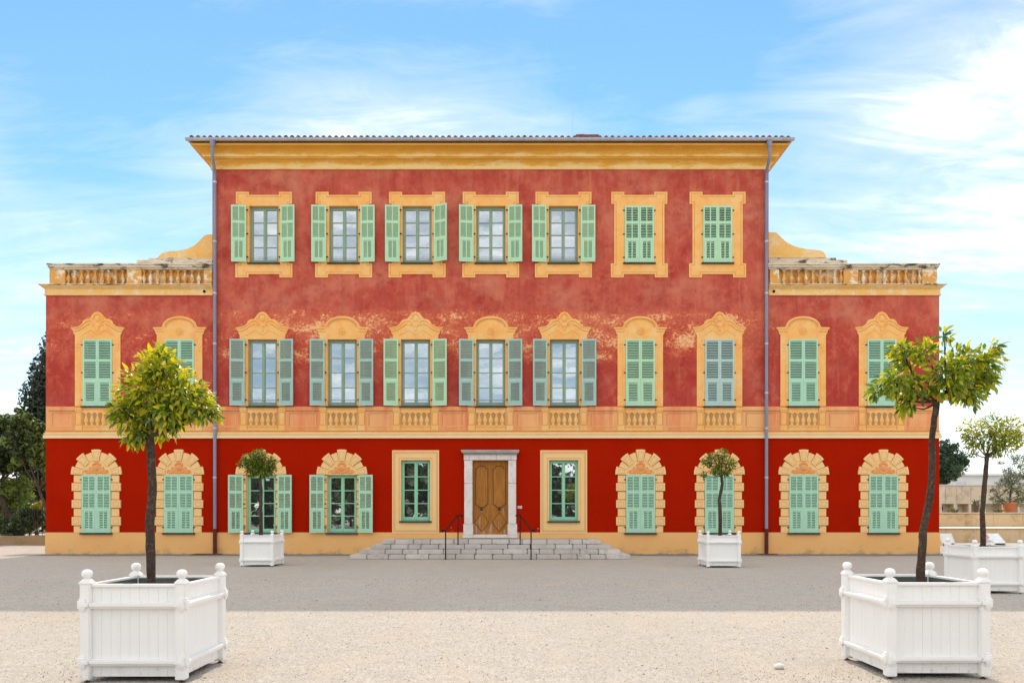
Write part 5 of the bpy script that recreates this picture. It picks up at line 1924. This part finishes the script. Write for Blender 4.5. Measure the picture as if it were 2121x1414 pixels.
# iron fence on its low wall
df = 37.0
yf = df - D
q = MB()
fx0, fx1 = -34.0, -17.0
pts = np.linspace(fx0, fx1, 24)
vs, fs = [], []
for i, x in enumerate(pts):
    zt = 0.50 + 0.02 * math.sin(x * 1.3) + random.uniform(-.015, .015)
    vs += [(x, yf - 0.15, -0.02), (x, yf - 0.14, zt), (x, yf + 0.14, zt), (x, yf + 0.15, -0.02)]
for i in range(len(pts) - 1):
    for k in range(3):
        fs.append((4 * i + k, 4 * i + 4 + k, 4 * i + 5 + k, 4 * i + 1 + k))
fs += [(0, 1, 2, 3), tuple(4 * (len(pts) - 1) + k for k in (3, 2, 1, 0))]
q.add(vs, fs)
thing('garden_wall', 'low tan masonry wall under the iron fence at the left', 'wall', (0, 0, 0), 0, None, q.mesh('garden_wall', M['kerb']))
fence = thing('iron_fence', 'black iron railing with spiked pickets on the low wall at the left', 'fence', (-26, yf, 0.5))
q = MB()
q.tube([(0, 0, 0.0), (0, 0, 1.27)], 0.011, 6)
q.lathe([(0.011, 1.27), (0.022, 1.29), (0.012, 1.36), (0.002, 1.40)], 6)
pk = q.mesh('picket', M['iron'])
x = fx0 + 0.2
while x < fx1 - 0.1:
    put('picket', pk, fence, (x + 26, 0, 0))
    x += 0.195
q = MB()
q.box(fx0 + 26, fx1 + 26, -0.012, 0.012, -0.02, 0.02)
rm = q.mesh('rail', M['iron'])
put('rail', rm, fence, (0, 0, 0.12))
put('rail', rm, fence, (0, 0, 1.16))

# right: terraces, far building, pine, olive, pots, lecterns
wall1 = thing('retaining_wall', 'lowest stained ochre retaining wall with white coping, behind the right planters', 'wall', (0, 0, 0))
y1 = 40.5 - D
yw = 44.5 - D
q = MB()
q.box(20, 60, y1 + 0.05, yw, -0.02, 0.76)
put('core', q.mesh('core', M['terrace']), wall1)
x = 19.9
while x < 44:
    w = random.uniform(1.1, 1.6)
    q = MB()
    q.box(x + 0.006, x + w - 0.006, y1 + random.uniform(-.008, .008), y1 + 0.1, 0.0, 0.742)
    put('panel', q.mesh('panel', M['terrace'], bevel=0.008, seg=1), wall1)
    x += w
q = MB()
q.box(19.8, 60, y1 - 0.08, yw - 0.01, 0.762, 0.80)
put('coping', q.mesh('coping', M['ledgewhite']), wall1)
wall2 = thing('retaining_wall', 'middle ochre terrace wall with the terracotta pot standing on its top', 'wall', (0, 0, 0))
q = MB()
q.box(20, 62, yw + 0.05, yw + 4.0, 0.3, 1.60)
put('core', q.mesh('core', M['terrace']), wall2)
x = 19.9
while x < 46:
    w = random.uniform(1.3, 1.9)
    q = MB()
    q.box(x + 0.006, x + w - 0.006, yw + random.uniform(-.008, .008), yw + 0.1, 0.802, 1.56)
    put('panel', q.mesh('panel', M['terrace'], bevel=0.008, seg=1), wall2)
    x += w
q = MB()
q.box(19.8, 62, yw - 0.06, yw + 4.05, 1.605, 1.665)
put('coping', q.mesh('coping', M['terrace_up']), wall2)
wall3 = thing('terrace_building', 'tall beige concrete terrace wall with square niches, at the right', 'building', (0, 0, 0))
d3 = 60.0
y3 = d3 - D
z3a, z3n, z3b = 1.0, EYE + (HY - 1043) * d3 / F, EYE + (HY - 1003.5) * d3 / F
q = MB()
q.box(30, 75, y3 + 0.8, y3 + 6, z3a, z3b - 0.02)
put('core', q.mesh('core', M['terrace_up']), wall3)
x = 30.0
while x < 56:
    w = random.uniform(0.9, 1.3)
    q = MB()
    q.box(x + 0.01, x + w - 0.01, y3 + random.uniform(-.012, .012), y3 + 0.79, z3n, z3b - 0.06)
    put('panel', q.mesh('panel', M['terrace_up'], bevel=0.01, seg=1), wall3)
    x += w
q = MB()
q.box(29.9, 75, y3 - 0.06, y3 + 6, z3b - 0.055, z3b + 0.02)
put('coping', q.mesh('coping', M['farwhite']), wall3)
for pa, pb in ((1940, 1951), (1975.5, 1983), (2006.5, 2012), (2030, 2042), (2075, 2088), (2108, 2113)):
    q = MB()
    q.box((pa - HX) * d3 / F, (pb - HX) * d3 / F, y3, y3 + 0.79, z3a, z3n - 0.01)
    put('pier', q.mesh('pier', M['terrace_up'], bevel=0.01, seg=1), wall3)
q = MB()
q.box((1951 - HX) * d3 / F + .02, (1962 - HX) * d3 / F, y3 + 0.6, y3 + 0.78, z3a + 0.85, z3a + 1.15)
put('niche_back', q.mesh('niche_back', M['dark']), wall3)

d4 = 95.0
y4 = d4 - D
far = thing('far_building', 'low pale grey building in the distance at the right, behind the terrace wall', 'building', (0, 0, 0))
zt4 = EYE + (HY - 985) * d4 / F
q = MB()
q.box((1962 - HX) * d4 / F, 110, y4, y4 + 12, 0, zt4)
put('wall', q.mesh('wall', M['farwhite']), far)
q = MB()
q.box((1961 - HX) * d4 / F, 110.2, y4 - 0.3, y4 + 12.2, zt4 + 0.005, zt4 + 0.25)
put('roof', q.mesh('roof', M['farwhite']), far)
for pa, pb, pt in ((1990, 2004, 981.5), (2033, 2040, 981), (2094, 2110, 982)):
    q = MB()
    q.box((pa - HX) * d4 / F, (pb - HX) * d4 / F, y4 + 3, y4 + 5, zt4 + 0.26, EYE + (HY - pt) * (d4 + 3) / F)
    put('roof_block', q.mesh('roof_block', M['farwhite']), far)
for pa, pb, ya, yb_ in ((1982, 2001, 1003, 997.5), (2060, 2085, 1003, 996)):
    q = MB()
    q.box((pa - HX) * d4 / F, (pb - HX) * d4 / F, y4 - 0.06, y4 + 0.1, EYE + (HY - ya) * d4 / F, EYE + (HY - yb_) * d4 / F)
    put('window', q.mesh('window', M['zinc']), far)

d = 72
bs = at(1942, 1060, d); bs.z = 0
garden_tree('pine_tree', 'rounded dark green pine showing past the right end of the villa', 'tree', bs,
            rel_blobs(bs, d, [(1945, 945, 34, 30, 0), (1968, 945, 26, 26, .6), (1985, 958, 20, 22, 0), (1955, 975, 30, 26, -.5), (1935, 985, 26, 26, 0), (1960, 928, 24, 16, 0), (1978, 975, 18, 14, .4), (1955, 996, 14, 12, 0), (1994, 952, 12, 14, 0)]),
            7000, 0.20, [M['pine'], M['fol_mid']], [0.8, 0.2], ([(0, 0, 0), (0.2, 0, 2.0), (0, 0, 3.6)], [0.3, 0.26, 0.2]), seed=41, aspect=0.3)

d = 46.0
pb_ = at(2091, 1058, d)
pot = thing('terracotta_pot', 'orange terracotta pot on the middle terrace wall, holding the olive tree', 'pot', (pb_.x, pb_.y, 1.665))
q = MB()
q.lathe([(0.27, 0.0), (0.33, 0.25), (0.37, 0.50), (0.38, 0.52), (0.42, 0.53), (0.43, 0.60), (0.42, 0.63), (0.36, 0.63), (0.35, 0.55), (0.02, 0.54)], 20)
put('body', q.mesh('body', M['pot'], smooth=True), pot)
bs = Vector((pb_.x, pb_.y, 2.2))
garden_tree('olive_tree', 'grey green olive tree spreading over the terracotta pot at the right edge', 'tree', bs,
            rel_blobs(bs, d, [(2095, 1010, 24, 18, 0), (2068, 1035, 22, 16, 0), (2110, 985, 24, 20, .3), (2088, 985, 16, 16, 0), (2118, 955, 20, 18, 0), (2125, 1020, 22, 22, 0), (2060, 1020, 14, 12, 0), (2108, 1035, 18, 14, 0), (2075, 1000, 14, 10, 0), (2100, 950, 12, 10, 0), (2072, 958, 7, 5, 0), (2140, 970, 26, 30, 0)]),
            5200, 0.075, [M['olive'], M['fol_mid'], M['fol_dark']], [0.62, 0.2, 0.18], ([(0, 0, -0.1), (0.05, 0, 0.5), (0.1, 0, 1.1)], [0.07, 0.06, 0.05]), seed=51, aspect=0.32)


def aloe(px, py, label, h, mats, n, spread, stem=0.0):
    p = at(px, py, 46.0)
    t = thing('aloe', label, 'plant', (p.x, p.y - 0.4, 1.665), 0, 'succulents on the terrace wall')
    if stem:
        q = MB()
        q.tube([(0, 0, 0), (0.02, 0, stem)], [0.09, 0.12], 8)
        put('stem', q.mesh('stem', M['bark_grey']), t)
    for i in range(n):
        a_ = random.uniform(0, 2 * math.pi)
        L = h * random.uniform(.7, 1.1)
        sp = spread * random.uniform(.3, 1.0)
        q = MB()
        ex, ey = math.cos(a_) * sp, math.sin(a_) * sp
        q.tube([(ex * .15, ey * .15, stem - 0.02), (ex * .6, ey * .6, stem + L * .5), (ex, ey, stem + L * .8)], [0.045, 0.035, 0.006], 5)
        put('leaf', q.mesh('leaf', M[random.choice(mats)]), t)


aloe(2013, 1056, 'small aloe with a bare stem and spiky head on the middle terrace wall', 0.5, ['olive', 'fol_mid'], 18, 0.32, 0.42)
aloe(1972, 1056, 'clump of yellowing aloe on the terrace wall beside the villa corner', 0.40, ['fol_yel', 'olive'], 26, 0.65)
aloe(2060, 1056, 'clump of yellowing aloe on the terrace wall left of the terracotta pot', 0.30, ['fol_yel', 'fol_yel', 'olive'], 22, 0.5)


def lectern(px, py, d, w, label):
    p = at(px, py, d)
    t = thing('information_lectern', label, 'lectern', (p.x, p.y, 0), R(-12 if px < 2000 else 8), 'information lecterns near the terrace')
    q = MB()
    for s in (-1, 1):
        x0 = s * w / 2
        q.v += [(x0 - 0.03, -0.30, 0), (x0 - 0.03, -0.30, 0.14), (x0 - 0.03, 0.22, 0.62), (x0 - 0.03, 0.30, 0.62), (x0 - 0.03, 0.30, 0),
                (x0 + 0.03, -0.30, 0), (x0 + 0.03, -0.30, 0.14), (x0 + 0.03, 0.22, 0.62), (x0 + 0.03, 0.30, 0.62), (x0 + 0.03, 0.30, 0)]
        o = len(q.v) - 10
        q.f += [[o, o + 1, o + 2, o + 3, o + 4], [o + 9, o + 8, o + 7, o + 6, o + 5]] + [[o + i, o + (i + 1) % 5, o + 5 + (i + 1) % 5, o + 5 + i] for i in range(5)]
        q.m += [0] * 7
    q.box(-w / 2 + 0.031, w / 2 - 0.031, 0.22, 0.29, 0, 0.6)
    put('stand', q.mesh('stand', M['ledgewhite']), t)
    q = MB()
    q.add([(-w / 2 + 0.032, -0.29, 0.15), (w / 2 - 0.032, -0.29, 0.15), (w / 2 - 0.032, 0.21, 0.61), (-w / 2 + 0.032, 0.21, 0.61),
           (-w / 2 + 0.032, -0.27, 0.12), (w / 2 - 0.032, -0.27, 0.12), (w / 2 - 0.032, 0.215, 0.58), (-w / 2 + 0.032, 0.215, 0.58)],
          [(0, 1, 2, 3), (7, 6, 5, 4), (0, 4, 5, 1), (1, 5, 6, 2), (2, 6, 7, 3), (3, 7, 4, 0)])
    put('panel', q.mesh('panel', M['panel_print']), t)


lectern(1960, 1128, 36.5, 0.56, 'pale slanted information lectern just past the right corner of the villa')
lectern(2062, 1128, 36.5, 0.62, 'pale slanted information lectern behind the thin orange tree trunk')

# ------------------------------------------------------------------ small things on the gravel
q = MB()
q.blob(0, 0, 0.028, 0.062, 0.042, 0.034, 0, 12, 8)
pw = at(1614, 1383, EYE * F / (1384 - HY))
thing('stone', 'smooth pale stone lying alone on the gravel near the right planter', 'stone', (pw.x, pw.y, -0.004), 0.4, None, q.mesh('stone', M['white_stone'], smooth=True))


def pebbles():
    rng = np.random.default_rng(5)
    n = 24000
    d = 5.2 + 13.0 * rng.random(n) ** 1.5
    x = (rng.random(n) - 0.5) * 2 * (d * 0.76 + 0.5)
    y = d - D
    s = rng.uniform(0.003, 0.0075, n) * (1 + (rng.random(n) > 0.97) * 0.9) * (0.7 + d / 14)
    ang = rng.random(n) * 6.28
    base = np.array([(1, 0, 0), (0, 1, 0), (-1, 0, 0), (0, -1, 0), (0, 0, 0.75)])
    fb = np.array([(0, 1, 4), (1, 2, 4), (2, 3, 4), (3, 0, 4)])
    ca, sa = np.cos(ang), np.sin(ang)
    asp = rng.uniform(0.6, 1.0, n)
    v = np.zeros((n, 5, 3))
    bx = base[None, :, 0] * s[:, None]
    by = base[None, :, 1] * (s * asp)[:, None]
    v[:, :, 0] = x[:, None] + bx * ca[:, None] - by * sa[:, None]
    v[:, :, 1] = y[:, None] + bx * sa[:, None] + by * ca[:, None]
    v[:, :, 2] = base[None, :, 2] * s[:, None] + 0.0005
    f = (np.arange(n)[:, None, None] * 5 + fb[None]).reshape(-1, 3)
    me = bpy.data.meshes.new('gravel')
    me.from_pydata(v.reshape(-1, 3).tolist(), [], f.tolist())
    me.materials.append(M['pebble_a'])
    me.materials.append(M['pebble_b'])
    me.polygons.foreach_set('material_index', np.repeat((rng.random(n) > 0.5).astype(np.int32), 4))
    me.update()
    put('gravel', me, kind='stuff')


pebbles()


def grass():
    """thin tufts at the foot of planters, steps and wall"""
    rng = np.random.default_rng(9)
    spots = []
    for (cx, cy, sx, sy, n) in ((LOC['nr'][0] - 1.5, LOC['nr'][1] - .55, .55, .28, 170), (LOC['nr'][0] - .6, LOC['nr'][1] - .45, .25, .2, 90), (LOC['nl'][0] - .85, LOC['nl'][1] - .2, .3, .5, 120),
                                (LOC['fr'][0] + .3, LOC['fr'][1] - .3, .35, .2, 120), (LOC['fl'][0], LOC['fl'][1] - .3, .4, .2, 60),
                                (-15, -1.0, 3.0, .05, 260), (-1.0, -3.2, 4.5, .05, 260), (12.5, -1.0, 3.5, .05, 160), (-9.2, -2.2, 2.2, .25, 200), (6.5, -3.0, .8, .15, 80)):
        k = n
        spots.append(np.stack([cx + rng.normal(size=k) * sx, cy + rng.normal(size=k) * sy], 1))
    p = np.concatenate(spots)
    n = len(p)
    h = rng.uniform(0.008, 0.028, n)
    a = rng.random(n) * 6.28
    lean = rng.normal(size=(n, 2)) * 0.015
    w = 0.004
    v = np.zeros((n, 3, 3))
    v[:, 0, 0] = p[:, 0] - np.cos(a) * w
    v[:, 0, 1] = p[:, 1] - np.sin(a) * w
    v[:, 1, 0] = p[:, 0] + np.cos(a) * w
    v[:, 1, 1] = p[:, 1] + np.sin(a) * w
    v[:, 2, :2] = p + lean
    v[:, 2, 2] = h
    me = bpy.data.meshes.new('grass')
    me.from_pydata(v.reshape(-1, 3).tolist(), [], np.arange(n * 3).reshape(n, 3).tolist())
    me.materials.append(M['grass'])
    me.update()
    put('grass', me, kind='stuff')


grass()

# trees of the garden behind the camera: they show in the ground floor window panes
bl_ = []
for i in range(24):
    x = -44 + i * 3.8
    hh = random.uniform(7.5, 10.5)
    bl_.append(((x, -D - 26 + random.uniform(-2, 2), hh * .62), (3.0, 2.6, hh * .42)))
    bl_.append(((x + 1.5, -D - 27, hh * .3), (3.0, 2.4, hh * .38)))
    bl_.append(((x - 1.5, -D - 28, hh * .5), (2.6, 2.4, hh * .40)))
put('treeline', foliage_mesh('treeline', bl_, 30000, 0.42, [M['fol_dark'], M['fol_mid'], M['olive']], [0.6, 0.3, 0.1], 61, aspect=0.8), kind='stuff')
